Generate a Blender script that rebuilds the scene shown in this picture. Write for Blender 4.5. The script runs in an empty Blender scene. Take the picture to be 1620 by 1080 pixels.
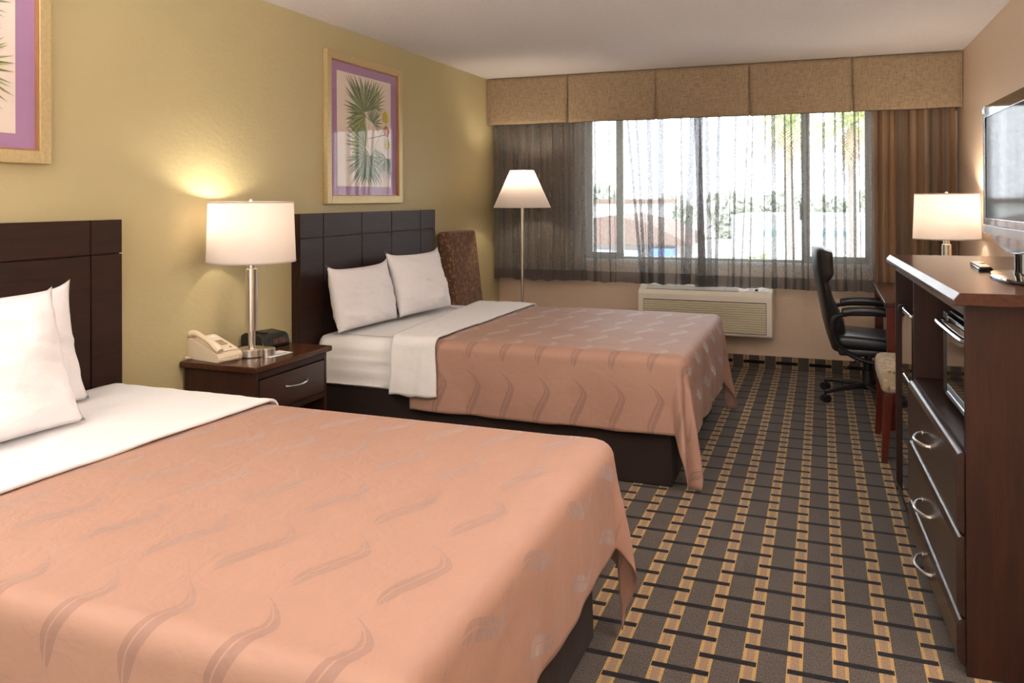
import bpy, bmesh, math, random
from mathutils import Vector, Matrix, noise
from math import sin, cos, pi, radians, exp, sqrt, atan2
random.seed(7)
S = bpy.context.scene
COL = S.collection
V = Vector

# ------------------------------------------------------------------ camera
cam_d = bpy.data.cameras.new('camera'); cam = bpy.data.objects.new('camera', cam_d); COL.objects.link(cam)
S.camera = cam
cam_d.sensor_width = 36.0; cam_d.sensor_fit = 'HORIZONTAL'
cam_d.lens = 1280.16/1620*36
cam_d.shift_y = -228.2/1620
cam_d.clip_start = 0.03; cam_d.clip_end = 400
_a, _b, _r = radians(20.9533), radians(-0.1131), radians(-0.2205)
_F0 = V((-sin(_a), cos(_a), 0)); _R = V((cos(_a), sin(_a), 0)); _U0 = V((0, 0, 1))
_F = _F0*cos(_b) - _U0*sin(_b); _U = _U0*cos(_b) + _F0*sin(_b)
_R2 = _R*cos(_r) + _U*sin(_r); _U2 = _U*cos(_r) - _R*sin(_r)
M = Matrix((( _R2.x, _U2.x, -_F.x, 2.7656), (_R2.y, _U2.y, -_F.y, 0.0), (_R2.z, _U2.z, -_F.z, 1.3813), (0, 0, 0, 1)))
cam.matrix_world = M

# ------------------------------------------------------------------ colour management
S.view_settings.view_transform = 'Standard'; S.view_settings.look = 'None'
S.view_settings.gamma = 1.0; S.view_settings.use_curve_mapping = False
S.view_settings.exposure = 0.1

# ------------------------------------------------------------------ world (bright overcast sky)
W = bpy.data.worlds.new('sky'); S.world = W; W.use_nodes = True
bg = W.node_tree.nodes['Background']; bg.inputs[0].default_value = (0.93, 0.96, 1.0, 1); bg.inputs[1].default_value = 9.5

# ------------------------------------------------------------------ fill lights (added ceiling panel, unseen, behind the viewpoint)
def area(name, loc, sx, sy, power, colr, rot=(0, 0, 0)):
    d = bpy.data.lights.new(name, 'AREA'); d.shape = 'RECTANGLE'; d.size = sx; d.size_y = sy
    d.energy = power; d.color = colr
    o = bpy.data.objects.new(name, d); COL.objects.link(o); o.location = loc; o.rotation_euler = rot
    return o
FILL_LIGHTS = [((1.9, -0.9, 2.372), 9)]
for L_, P_ in FILL_LIGHTS:
    area('ceiling_panel_light', L_, 0.86, 0.86, P_, (1.0, 0.93, 0.84))

# added fill light at the back wall, unseen behind the viewpoint
area('back_door_daylight', (1.86, -1.93, 1.15), 2.3, 1.9, 9, (1.0, 0.97, 0.93), (radians(90), 0, 0))

# two added uplights, out of view, that bounce fill light off the ceiling
FILL_UPLIGHTS = [((3.42, 2.05), 96), ((.30, .52), 104)]
for (x_, y_), P_ in FILL_UPLIGHTS:
    area('uplight_lamp_light', (x_, y_, 1.80), .30, .30, P_, (1.0, 0.975, 0.95), (radians(180), 0, 0))

# ------------------------------------------------------------------ room sizes
RW, RH, RD, RB = 3.72, 2.44, 6.888, -2.0

# ================================================================== node helpers
class NT:
    def __init__(s, name):
        s.mat = bpy.data.materials.new(name); s.mat.use_nodes = True
        s.t = s.mat.node_tree; s.n = s.t.nodes; s.l = s.t.links
        s.n.clear(); s.out = s.n.new('ShaderNodeOutputMaterial')
    def new(s, typ, **k):
        n = s.n.new(typ)
        for a, b in k.items(): setattr(n, a, b)
        return n
    def put(s, sock, v):
        if isinstance(v, bpy.types.NodeSocket): s.l.new(v, sock)
        elif isinstance(v, (tuple, list)):
            sock.default_value = tuple(v) + ((1,) if len(v) == 3 and len(sock.default_value) == 4 else ())
        else: sock.default_value = v
    def m(s, op, a, b=None, c=None):
        n = s.new('ShaderNodeMath', operation=op); s.put(n.inputs[0], a)
        if b is not None: s.put(n.inputs[1], b)
        if c is not None: s.put(n.inputs[2], c)
        return n.outputs[0]
    def mix(s, f, a, b):
        n = s.new('ShaderNodeMix', data_type='RGBA'); s.put(n.inputs[0], f); s.put(n.inputs[6], a); s.put(n.inputs[7], b)
        return n.outputs[2]
    def obj(s): return s.new('ShaderNodeTexCoord').outputs['Object']
    def uv(s): return s.new('ShaderNodeTexCoord').outputs['UV']
    def xyz(s, v):
        n = s.new('ShaderNodeSeparateXYZ'); s.l.new(v, n.inputs[0]); return n.outputs
    def vec(s, x, y, z):
        n = s.new('ShaderNodeCombineXYZ'); s.put(n.inputs[0], x); s.put(n.inputs[1], y); s.put(n.inputs[2], z); return n.outputs[0]
    def mapping(s, v, scale=(1, 1, 1), rot=(0, 0, 0)):
        n = s.new('ShaderNodeMapping'); s.l.new(v, n.inputs[0]); n.inputs['Scale'].default_value = scale; n.inputs['Rotation'].default_value = rot
        return n.outputs[0]
    def noise(s, v, scale, detail=2, rough=.5, dist=0):
        n = s.new('ShaderNodeTexNoise'); s.l.new(v, n.inputs['Vector']); n.inputs['Scale'].default_value = scale
        n.inputs['Detail'].default_value = detail; n.inputs['Roughness'].default_value = rough; n.inputs['Distortion'].default_value = dist
        return n.outputs['Fac']
    def voro(s, v, scale, feature='F1'):
        n = s.new('ShaderNodeTexVoronoi', feature=feature); s.l.new(v, n.inputs['Vector']); n.inputs['Scale'].default_value = scale
        return n.outputs['Distance']
    def ramp(s, f, a, b):
        n = s.new('ShaderNodeMapRange'); n.clamp = True; s.put(n.inputs[0], f); n.inputs[1].default_value = a; n.inputs[2].default_value = b
        return n.outputs[0]
    def bump(s, h, strength, dist=.01):
        n = s.new('ShaderNodeBump'); s.l.new(h, n.inputs['Height']); n.inputs['Strength'].default_value = strength; n.inputs['Distance'].default_value = dist
        return n.outputs[0]
    def pbr(s, color, rough=.5, metal=0., spec=.5, normal=None, coat=0., coat_r=.1, sheen=0., trans=0., alpha=None, emis=None, es=0.):
        p = s.new('ShaderNodeBsdfPrincipled'); I = p.inputs
        s.put(I['Base Color'], color); s.put(I['Roughness'], rough); s.put(I['Metallic'], metal); s.put(I['Specular IOR Level'], spec)
        if normal is not None: s.l.new(normal, I['Normal'])
        I['Coat Weight'].default_value = coat; I['Coat Roughness'].default_value = coat_r
        I['Sheen Weight'].default_value = sheen; I['Transmission Weight'].default_value = trans
        if emis is not None: s.put(I['Emission Color'], emis); I['Emission Strength'].default_value = es
        return p.outputs[0]
    def done(s, sh): s.l.new(sh, s.out.inputs[0]); return s.mat

def plain(name, c, rough=.5, metal=0., var=.08, scale=30., bump=0., coat=0., spec=.5, sheen=0., coat_r=.1, ns=(1, 1, 1)):
    t = NT(name); o = t.mapping(t.obj(), ns); f = t.noise(o, scale, 3)
    col = t.mix(f, tuple(max(0, x*(1-var)) for x in c), tuple(min(1, x*(1+var)) for x in c))
    nb = t.bump(t.noise(o, scale*2.5, 3), bump, .004) if bump else None
    return t.done(t.pbr(col, rough, metal, spec, nb, coat, coat_r, sheen))
def wood(name, a, b, sc=(1, 1, 1), rough=.3, coat=.3):
    t = NT(name); o = t.mapping(t.obj(), sc)
    f = t.noise(o, 7, 5, .6, .5); g = t.noise(o, 55, 3, .6)
    k = t.m('ADD', t.m('MULTIPLY', t.ramp(f, .3, .7), .7), t.m('MULTIPLY', t.ramp(g, .3, .7), .3))
    return t.done(t.pbr(t.mix(k, a, b), rough, 0, .35, t.bump(g, .05, .002), coat, .15))

MT = {}
DK, RD_ = (.010, .0038, .0022), (.036, .0125, .006)
MT['wood_h'] = wood('dark_wood_horizontal_grain', DK, RD_, (6, .6, 6), .5, .0)
MT['wood_v'] = wood('dark_wood_vertical_grain', (.013, .0040, .0024), (.048, .0135, .0058), (7, 7, .5), .5, .0)
MT['wood_dr'] = wood('drawer_wood', (.018, .0085, .0065), (.050, .024, .017), (6, .6, 6), .33)
MT['wood_top'] = wood('polished_wood_top', (.030, .0095, .005), (.080, .027, .013), (6, .6, 6), .25, .06)
MT['groove'] = plain('groove_shadow_gap', (.006, .004, .004), .7)
MT['cherry'] = wood('cherry_wood', (.06, .008, .004), (.13, .018, .008), (8, 8, 1), .3)
MT['steel'] = plain('brushed_nickel', (.62, .57, .50), .3, 1., .06, 60, ns=(1, 1, .1))
MT['chrome'] = plain('chrome', (.50, .50, .51), .2, 1., .03)
MT['satin'] = plain('satin_nickel_handle', (.62, .58, .54), .28, 1., .04)
MT['black'] = plain('black_plastic', (.012, .012, .014), .4, 0, .1)
MT['gloss'] = plain('piano_black', (.006, .006, .007), .06, 0, .05, coat=1., coat_r=.03)
MT['leather'] = plain('black_leather', (.010, .010, .013), .36, 0, .15, 25, .25, spec=.6)
MT['white_cloth'] = None
def cloth(name, c, rough=.85, weave=450, b=.12, sheen=.2, big=.35):
    t = NT(name); o = t.obj()
    w = t.noise(t.mapping(o, (1, 1, .25)), weave, 2); w2 = t.noise(t.mapping(o, (.25, 1, 1)), weave, 2)
    f = t.m('MULTIPLY', t.m('ADD', w, w2), .5)
    n1 = t.noise(o, 9, 3, .55, .4)
    h = t.m('ADD', t.m('MULTIPLY', f, .12), t.m('MULTIPLY', n1, big))
    col = t.mix(t.ramp(f, .35, .65), tuple(x*.95 for x in c), tuple(min(1, x*1.04) for x in c))
    return t.done(t.pbr(col, rough, 0, .3, t.bump(h, b, .03), sheen=sheen))
MT['white_cloth'] = cloth('white_cotton', (.88, .865, .88), b=.42)
MT['white_sheet'] = cloth('white_sheet_cotton', (.83, .82, .82), b=.32)
MT['cream_plastic'] = plain('cream_plastic', (.84, .79, .70), .45, 0, .03)
MT['phone_plastic'] = plain('almond_plastic', (.74, .62, .46), .35, 0, .03)
MT['phone_face'] = plain('pale_faceplate', (.80, .72, .58), .4, 0, .03)
MT['slat'] = plain('cream_louvre_plastic', (.80, .73, .55), .5, 0, .04)
MT['dark_gap'] = plain('dark_gap', (.03, .025, .02), .8)
MT['paper'] = plain('white_paper', (.85, .85, .83), .6, 0, .02)
MT['ink'] = plain('dark_ink', (.03, .05, .04), .6)
MT['red'] = plain('red_print', (.5, .03, .03), .5)
MT['blue'] = plain('blue_print', (.05, .16, .55), .5)
MT['tan_key'] = plain('grey_tan_keypad', (.45, .36, .25), .5)

# wall paint
def paint(name, c, b=.25):
    t = NT(name); o = t.obj()
    n = t.noise(t.mapping(o, (1, .7, 1.2)), 38, 4, .6); n2 = t.noise(o, 2.2, 2)
    col = t.mix(n2, tuple(x*.97 for x in c), tuple(x*1.03 for x in c))
    return t.done(t.pbr(col, .55, 0, .35, t.bump(n, b, .01)))
MT['wall_olive'] = paint('olive_yellow_wall_paint', (.49, .425, .235))
MT['wall_beige'] = paint('warm_beige_wall_paint', (.74, .565, .425))
def ceil_m():
    t = NT('popcorn_ceiling'); o = t.obj()
    n = t.noise(o, 130, 4, .7); n2 = t.noise(o, 45, 3, .6)
    col = t.mix(t.ramp(n, .35, .7), (.76, .715, .71), (.90, .86, .855))
    return t.done(t.pbr(col, .95, 0, .1, t.bump(t.m('ADD', n, t.m('MULTIPLY', n2, .5)), .6, .012)))
MT['ceiling'] = ceil_m()

# carpet
def carpet(name, vertical=False):
    t = NT(name); X = t.xyz(t.obj())
    P = .1262; x = X[0]; y = X[1]
    U = t.m('DIVIDE', t.m('SUBTRACT', x, 2.6848), P)
    du = t.m('ABSOLUTE', t.m('SUBTRACT', t.m('FLOORED_MODULO', t.m('ADD', U, .5), 1.0), .5))
    strip = t.m('LESS_THAN', du, .178); gold = t.m('MULTIPLY', strip, t.m('GREATER_THAN', du, .095))
    def bar(cu, cy, per):
        a = t.m('ABSOLUTE', t.m('SUBTRACT', t.m('FLOORED_MODULO', t.m('ADD', t.m('SUBTRACT', U, cu), 1.0), 2.0), 1.0))
        if vertical: dy = t.m('ABSOLUTE', t.m('SUBTRACT', X[2], cy)); 
        else: dy = t.m('ABSOLUTE', t.m('SUBTRACT', t.m('FLOORED_MODULO', t.m('ADD', t.m('SUBTRACT', y, cy), per/2), per), per/2))
        return t.m('MULTIPLY', t.m('LESS_THAN', a, .655), t.m('LESS_THAN', dy, .0128))
    if vertical: bars = bar(2.5, .045, 1)
    else: bars = t.m('MAXIMUM', bar(2.5, 2.688, .194), bar(3.5, 2.785, .194))
    o = t.obj()
    rib = t.noise(t.mapping(o, (1, .5, 1)), 280, 2, .7); big = t.noise(o, 60, 3, .7)
    f = t.ramp(rib, .30, .70)
    grey = t.mix(f, (.030, .025, .022), (.150, .126, .108))
    tan = t.mix(f, (.20, .13, .085), (.38, .26, .17))
    gol = t.mix(f, (.30, .19, .07), (.56, .37, .15))
    blk = t.mix(f, (.003, .003, .005), (.016, .015, .019))
    c = t.mix(strip, grey, tan); c = t.mix(gold, c, gol); c = t.mix(bars, c, blk)
    return t.done(t.pbr(c, .95, 0, .1, t.bump(t.m('ADD', rib, t.m('MULTIPLY', big, .4)), .5, .006), sheen=.1))
MT['carpet'] = carpet('patterned_carpet'); MT['carpet_base'] = carpet('patterned_carpet_baseboard', True)

# bedspread with woven feather motif (UV = cloth in metres)
def spread_mat(name, base, motif):
    t = NT(name); X = t.xyz(t.uv()); x, y = X[0], X[1]
    PX, PY = .19, .31
    cu = t.m('SUBTRACT', t.m('FLOORED_MODULO', t.m('SUBTRACT', x, 0.985), PX), PX/2)
    v = t.m('FLOORED_MODULO', t.m('SUBTRACT', y, 1.00), PY)
    s = t.m('DIVIDE', v, .262)                       # 0..1 along motif
    inn = t.m('MULTIPLY', t.m('LESS_THAN', s, 1.0), t.m('GREATER_THAN', s, 0.0))
    # centre line: S curve
    cl = t.m('ADD', t.m('MULTIPLY', t.m('SUBTRACT', s, .5), .115), t.m('MULTIPLY', t.m('POWER', t.m('MAXIMUM', t.m('SUBTRACT', .25, s), 0.0), 1.5), .18))
    hook = t.m('MULTIPLY', t.m('POWER', t.m('MAXIMUM', t.m('SUBTRACT', s, .64), 0.0), 1.5), -.50)
    cl = t.m('ADD', cl, hook)
    d = t.m('SUBTRACT', cu, cl); ad = t.m('ABSOLUTE', d)
    wd = t.m('MULTIPLY', t.m('POWER', t.m('MAXIMUM', t.m('SINE', t.m('MULTIPLY', t.m('POWER', t.m('MAXIMUM', s, 0.0001), .72), pi)), 0.0), .85), .0225)
    body = t.m('LESS_THAN', ad, wd)
    split = t.m('GREATER_THAN', t.m('ABSOLUTE', t.m('ADD', d, .004)), .0022)
    mk = t.m('MULTIPLY', t.m('MULTIPLY', body, inn), split)
    o = t.obj(); thr = t.noise(t.mapping(t.uv(), (1, 6, 1)), 260, 2); cl2 = t.noise(o, 3, 3)
    f = t.m('MULTIPLY', mk, t.m('ADD', .75, t.m('MULTIPLY', thr, .3)))
    bc = t.mix(cl2, tuple(q*.95 for q in base), tuple(min(1, q*1.05) for q in base))
    col = t.mix(f, bc, motif)
    rough = t.m('SUBTRACT', .62, t.m('MULTIPLY', mk, .22))
    wr = t.noise(t.uv(), 11, 4, .6, .6)
    sh = t.pbr(col, .6, 0., .3, t.bump(wr, .16, .03), sheen=.1)
    p = sh.node; t.put(p.inputs['Sheen Weight'], t.m('ADD', .08, t.m('MULTIPLY', mk, .46))); p.inputs['Sheen Roughness'].default_value = .35
    return t.done(sh)
MT['spread'] = spread_mat('salmon_bedspread_woven', (.368, .214, .160), (.272, .156, .123))

MT['skirt'] = cloth('dark_brown_skirt_cloth', (.016, .008, .006), .8, big=.5, b=.3, sheen=.05)

def linen(name, a, b):
    t = NT(name); o = t.obj()
    h = t.noise(t.mapping(o, (.25, .35, 3)), 75, 3, .65); v = t.noise(t.mapping(o, (3, 3, .25)), 75, 3, .65)
    f = t.m('MULTIPLY', t.m('ADD', t.ramp(h, .3, .7), t.ramp(v, .3, .7)), .5)
    return t.done(t.pbr(t.mix(f, a, b), .85, 0, .2, t.bump(f, .2, .003), sheen=.1))
MT['valance'] = linen('brown_linen_valance', (.17, .118, .072), (.50, .375, .245))
def drape_mat():
    t = NT('striped_brown_drape'); X = t.xyz(t.uv())
    u = t.vec(X[0], 0., 0.); f = t.noise(u, 9, 3, .7); g = t.noise(u, 26, 2)
    c = t.mix(t.ramp(f, .42, .60), (.125, .092, .070), (.31, .165, .075)); c = t.mix(t.ramp(g, .5, .68), c, (.28, .24, .20))  # stripes: cloth colour, partly with lamp light and sheer tint painted in
    o = t.obj(); h = t.noise(t.mapping(o, (.4, .4, 4)), 120, 2)
    c = t.mix(t.ramp(h, .3, .7), c, t.mix(.82, (.4, .32, .25), c))
    return t.done(t.pbr(c, .85, 0, .2, t.bump(h, .15, .003), sheen=.1))
MT['drape'] = drape_mat()
def sheer(name, c, a):
    t = NT(name); o = t.obj(); w = t.noise(t.mapping(o, (1, 1, .2)), 300, 2)
    tr = t.new('ShaderNodeBsdfTransparent'); tr.inputs[0].default_value = (.97, .97, 1, 1)
    df = t.new('ShaderNodeBsdfDiffuse'); t.put(df.inputs[0], c)
    tl = t.new('ShaderNodeBsdfTranslucent'); t.put(tl.inputs[0], c)
    m1 = t.new('ShaderNodeMixShader'); m1.inputs[0].default_value = .35; t.l.new(df.outputs[0], m1.inputs[1]); t.l.new(tl.outputs[0], m1.inputs[2])
    m2 = t.new('ShaderNodeMixShader'); t.put(m2.inputs[0], t.m('ADD', a-.06, t.m('MULTIPLY', w, .12)))
    t.l.new(tr.outputs[0], m2.inputs[1]); t.l.new(m1.outputs[0], m2.inputs[2])
    return t.done(m2.outputs[0])
MT['sheer'] = sheer('taupe_sheer_voile', (.27, .26, .245), .55)
MT['sheer_hem'] = sheer('taupe_sheer_doubled_hem', (.14, .125, .118), .78)
def shade_mat(name, c):
    t = NT(name); w = t.noise(t.obj(), 200, 2)
    col = t.mix(w, tuple(x*.96 for x in c), c)
    df = t.new('ShaderNodeBsdfDiffuse'); t.put(df.inputs[0], col)
    tl = t.new('ShaderNodeBsdfTranslucent'); t.put(tl.inputs[0], col)
    m1 = t.new('ShaderNodeMixShader'); m1.inputs[0].default_value = .5; t.l.new(df.outputs[0], m1.inputs[1]); t.l.new(tl.outputs[0], m1.inputs[2])
    return t.done(m1.outputs[0])
MT['shade'] = shade_mat('white_lamp_shade_fabric', (.76, .71, .68))
def emit(name, c, s):
    t = NT(name); e = t.new('ShaderNodeEmission'); e.inputs[0].default_value = (*c, 1); e.inputs[1].default_value = s
    return t.done(e.outputs[0])
MT['bulb'] = emit('lit_bulb', (1, .82, .55), 6)
MT['panel_glow'] = emit('lit_ceiling_panel', (1, .93, .84), 4)  # glow of the added ceiling panel and the added back door
MT['led'] = emit('dim_red_digits', (1, .30, .24), .22)
def glass(name, refl, tint=(1, 1, 1)):
    t = NT(name); tr = t.new('ShaderNodeBsdfTransparent'); tr.inputs[0].default_value = (*tint, 1)
    g = t.new('ShaderNodeBsdfGlossy'); g.inputs['Roughness'].default_value = .02
    fr = t.new('ShaderNodeFresnel'); fr.inputs[0].default_value = 1.45
    m = t.new('ShaderNodeMixShader'); t.l.new(t.m('MULTIPLY', fr.outputs[0], refl), m.inputs[0])
    t.l.new(tr.outputs[0], m.inputs[1]); t.l.new(g.outputs[0], m.inputs[2]); return t.done(m.outputs[0])
MT['glass'] = glass('window_glass', .8, (.97, .99, .98)); MT['pic_glass'] = glass('picture_glass', .06)
MT['alu'] = plain('olive_grey_aluminium', (.27, .275, .22), .45, .3, .04)
MT['sillw'] = plain('white_sill_edge', (.75, .76, .74), .5)
MT['gilt'] = plain('champagne_gilt_frame', (.58, .46, .24), .42, .4, .22, 70, .2)
MT['gilt_in'] = plain('copper_inner_lip', (.42, .22, .10), .4, .4)
MT['mat_purple'] = plain('mauve_mat_board', (.40, .235, .42), .85, 0, .03)
MT['art_paper'] = plain('ivory_art_paper', (.82, .72, .64), .85, 0, .04, 12)
MT['leaf_a'] = plain('printed_dark_green', (.12, .165, .085), .8, 0, .3, 90)
MT['leaf_b'] = plain('printed_mid_green', (.28, .34, .17), .8, 0, .3, 90)
MT['leaf_c'] = plain('printed_pale_green', (.40, .44, .16), .8, 0, .25, 90)
MT['leaf_d'] = plain('printed_grey_green', (.24, .28, .20), .8, 0, .3, 90)
MT['fruit_y'] = plain('printed_yellow_fruit', (.55, .50, .03), .8, 0, .15, 90)
MT['fruit_r'] = plain('printed_russet_fruit', (.50, .19, .10), .8, 0, .25, 120)
def floral(name, base, mo1, mo2, sc):
    t = NT(name); o = t.obj()
    a = t.voro(t.mapping(o, (sc, sc, sc*.42), (.5, .2, .6)), 1.0); b = t.voro(t.mapping(o, (sc*.45, sc*.9, sc), (1.1, .7, -.5)), 1.0)
    n = t.noise(o, 14, 3)
    c = t.mix(t.m('MULTIPLY', t.m('LESS_THAN', a, .34), .85), base, mo1); c = t.mix(t.m('MULTIPLY', t.m('LESS_THAN', b, .27), .9), c, mo2)
    c = t.mix(t.m('MULTIPLY', n, .3), c, base)
    return t.done(t.pbr(c, .85, 0, .2, t.bump(t.noise(o, 300, 2), .15, .003), sheen=.1))
MT['floral_brown'] = floral('brown_leaf_upholstery', (.13, .06, .034), (.30, .19, .105), (.29, .19, .11), 46)
MT['floral_cream'] = floral('cream_floral_upholstery', (.46, .36, .24), (.19, .15, .07), (.62, .52, .38), 38)

# ================================================================== mesh helpers
def BM(): return bmesh.new()
def box(bm, x0, x1, y0, y1, z0, z1, bev=0., seg=2, mi=0, rot=None, piv=None):
    b = bmesh.new(); bmesh.ops.create_cube(b, size=1)
    for v in b.verts: v.co = V((x0+(v.co.x+.5)*(x1-x0), y0+(v.co.y+.5)*(y1-y0), z0+(v.co.z+.5)*(z1-z0)))
    if bev: bmesh.ops.bevel(b, geom=b.edges[:], offset=min(bev, .49*min(abs(x1-x0), abs(y1-y0), abs(z1-z0))), segments=seg, profile=.6, affect='EDGES')
    if rot is not None:
        p = V(piv or ((x0+x1)/2, (y0+y1)/2, (z0+z1)/2))
        for v in b.verts: v.co = p + rot @ (v.co-p)
    merge(bm, b, mi)
def merge(bm, b, mi=0):
    vm = [bm.verts.new(v.co) for v in b.verts]
    b.verts.index_update()
    for f in b.faces:
        try:
            nf = bm.faces.new([vm[v.index] for v in f.verts]); nf.material_index = mi
        except ValueError: pass
    b.free()
def lathe(bm, prof, c=(0, 0, 0), n=40, mi=0, capt=False, capb=False, ax='z'):
    rings = []
    for r, z in prof:
        ring = []
        for i in range(n):
            a = 2*pi*i/n
            p = (r*cos(a), r*sin(a), z) if ax == 'z' else ((z, r*cos(a), r*sin(a)) if ax == 'x' else (r*cos(a), z, r*sin(a)))
            ring.append(bm.verts.new(V(c)+V(p)))
        rings.append(ring)
    for k in range(len(rings)-1):
        for i in range(n):
            f = bm.faces.new((rings[k][i], rings[k][(i+1) % n], rings[k+1][(i+1) % n], rings[k+1][i])); f.material_index = mi
    if capb: bm.faces.new(rings[0][::-1]).material_index = mi
    if capt: bm.faces.new(rings[-1]).material_index = mi
def tube(bm, pts, r, n=10, mi=0, closed=False, sq=1., caps=True):
    pts = [V(p) for p in pts]; N = len(pts)
    rr = r if isinstance(r, (list, tuple)) else [r]*N
    rings = []; up = V((0, 0, 1))
    for i, p in enumerate(pts):
        if closed: d = pts[(i+1) % N]-pts[i-1]
        else: d = pts[min(i+1, N-1)]-pts[max(i-1, 0)]
        d.normalize()
        if i == 0:
            a = d.cross(up)
            if a.length < .05: a = d.cross(V((1, 0, 0)))
        else: a = a - d*a.dot(d)
        a.normalize(); b = d.cross(a); b.normalize()
        rings.append([bm.verts.new(p + a*rr[i]*cos(2*pi*k/n) + b*rr[i]*sq*sin(2*pi*k/n)) for k in range(n)])
    M_ = N if closed else N-1
    for i in range(M_):
        A, B = rings[i], rings[(i+1) % N]
        for k in range(n): bm.faces.new((A[k], A[(k+1) % n], B[(k+1) % n], B[k])).material_index = mi
    if caps and not closed: bm.faces.new(rings[0][::-1]).material_index = mi; bm.faces.new(rings[-1]).material_index = mi
def spline(pts, n=8, closed=False):
    P = [V(p) for p in pts]; out = []; N = len(P)
    rng = range(N) if closed else range(N-1)
    for i in rng:
        if closed: a, b, c, d = P[i-1], P[i], P[(i+1) % N], P[(i+2) % N]
        else: a, b, c, d = P[max(i-1, 0)], P[i], P[i+1], P[min(i+2, N-1)]
        for k in range(n):
            t = k/n; out.append(.5*((2*b)+(c-a)*t+(2*a-5*b+4*c-d)*t*t+(3*b-a-3*c+d)*t**3))
    if not closed: out.append(P[-1])
    return out
def prism(bm, poly, ax, a0, a1, bev=0., mi=0):
    """extrude a 2-D outline along axis ax ('x': poly=(y,z); 'y': poly=(x,z); 'z': poly=(x,y))"""
    b = bmesh.new()
    def P(p, a): return V((a, p[0], p[1])) if ax == 'x' else (V((p[0], a, p[1])) if ax == 'y' else V((p[0], p[1], a)))
    A = [b.verts.new(P(p, a0)) for p in poly]; B = [b.verts.new(P(p, a1)) for p in poly]
    b.faces.new(A[::-1]); b.faces.new(B); n = len(poly)
    for i in range(n): b.faces.new((A[i], A[(i+1) % n], B[(i+1) % n], B[i]))
    bmesh.ops.recalc_face_normals(b, faces=b.faces[:])
    if bev: bmesh.ops.bevel(b, geom=b.edges[:], offset=bev, segments=2, profile=.6, affect='EDGES')
    merge(bm, b, mi)
def grid(bm, fn, nu, nv, uvfn=None, mi=0, cu=False):
    g = [[bm.verts.new(V(fn(i/(nu), j/nv))) for j in range(nv+1)] for i in range(nu+1)]
    L = bm.loops.layers.uv.verify() if uvfn else None
    for i in range(nu):
        for j in range(nv):
            f = bm.faces.new((g[i][j], g[i+1][j], g[i+1][j+1], g[i][j+1])); f.material_index = mi
            if L:
                for lp, (a, b) in zip(f.loops, ((i, j), (i+1, j), (i+1, j+1), (i, j+1))): lp[L].uv = uvfn(a/nu, b/nv)
    return g
def obj(name, bm, mats, parent=None, smooth=35., loc=None, recalc=True, solid=0., label=None, sub=0):
    if recalc: bmesh.ops.recalc_face_normals(bm, faces=bm.faces[:])
    me = bpy.data.meshes.new(name); bm.to_mesh(me); bm.free()
    if not isinstance(mats, (list, tuple)): mats = [mats]
    for m_ in mats: me.materials.append(MT[m_] if isinstance(m_, str) else m_)
    if smooth:
        for p in me.polygons: p.use_smooth = True
        if smooth < 180: me.set_sharp_from_angle(angle=radians(smooth))
    o = bpy.data.objects.new(name, me); COL.objects.link(o)
    if smooth and smooth < 50:
        wn = o.modifiers.new('even_normals', 'WEIGHTED_NORMAL'); wn.keep_sharp = True; wn.weight = 100
    if parent: o.parent = parent
    if loc is not None: o.location = loc
    if solid:
        md = o.modifiers.new('thickness', 'SOLIDIFY'); md.thickness = solid; md.offset = 0
    if sub:
        md = o.modifiers.new('smooth', 'SUBSURF'); md.levels = sub; md.render_levels = sub
    if label: o['label'] = label
    return o
def tag(o, label, cat, group=None):
    o['label'] = label; o['category'] = cat
    if group: o['group'] = group
    return o
def thing(name, label, cat, loc=(0, 0, 0), rz=0., group=None):
    o = bpy.data.objects.new(name, None); COL.objects.link(o); o.location = loc; o.rotation_euler = (0, 0, rz); o.empty_display_size = .1
    return tag(o, label, cat, group)
def struct(o): o['kind'] = 'structure'; return o
def copy_tree(o, parent=None):
    c = o.copy(); COL.objects.link(c); c.parent = parent
    for ch in [q for q in bpy.data.objects if q.parent == o]: copy_tree(ch, c)
    return c
def point(loc, power, colr, r=.03):
    d = bpy.data.lights.new('bulb_light', 'POINT'); d.energy = power; d.color = colr; d.shadow_soft_size = r
    o = bpy.data.objects.new('bulb_light', d); COL.objects.link(o); o.location = loc; return o

# ================================================================== SETTING
b = BM(); box(b, 0, RW, RB, RD, -.1, 0); struct(obj('floor', b, 'carpet', smooth=0))
b = BM(); box(b, -.12, RW+.12, RB-.12, RD+.12, RH, RH+.1); struct(obj('ceiling', b, 'ceiling', smooth=0))
b = BM(); box(b, -.12, 0, RB-.12, RD+.12, -.1, RH); struct(obj('wall_left', b, 'wall_olive', smooth=0))
b = BM(); box(b, RW, RW+.12, RB-.12, RD+.12, -.1, RH); struct(obj('wall_right', b, 'wall_beige', smooth=0))
b = BM(); box(b, 0, RW, RB-.12, RB, -.1, RH); struct(obj('wall_back', b, 'wall_beige', smooth=0))
WX0, WX1, WZ0, WZ1 = .82, 3.14, .85, 2.16
b = BM()
box(b, 0, WX0, RD, RD+.12, -.1, RH); box(b, WX1, RW, RD, RD+.12, -.1, RH)
box(b, WX0, WX1, RD, RD+.12, -.1, WZ0); box(b, WX0, WX1, RD, RD+.12, WZ1, RH)
struct(obj('wall_window', b, 'wall_beige', smooth=0))
b = BM(); box(b, 0.012, RW-.012, RD-.012, RD, 0, .098, .003); struct(obj('baseboard_window', b, 'carpet_base', smooth=0))
def tb(name, x0, x1):
    b = BM(); box(b, x0, x1, RB, RD-.012, 0, .098, .003); struct(obj(name, b, 'carpet_base', smooth=0))
tb('baseboard_left', 0, .012); tb('baseboard_right', RW-.012, RW)

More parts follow.
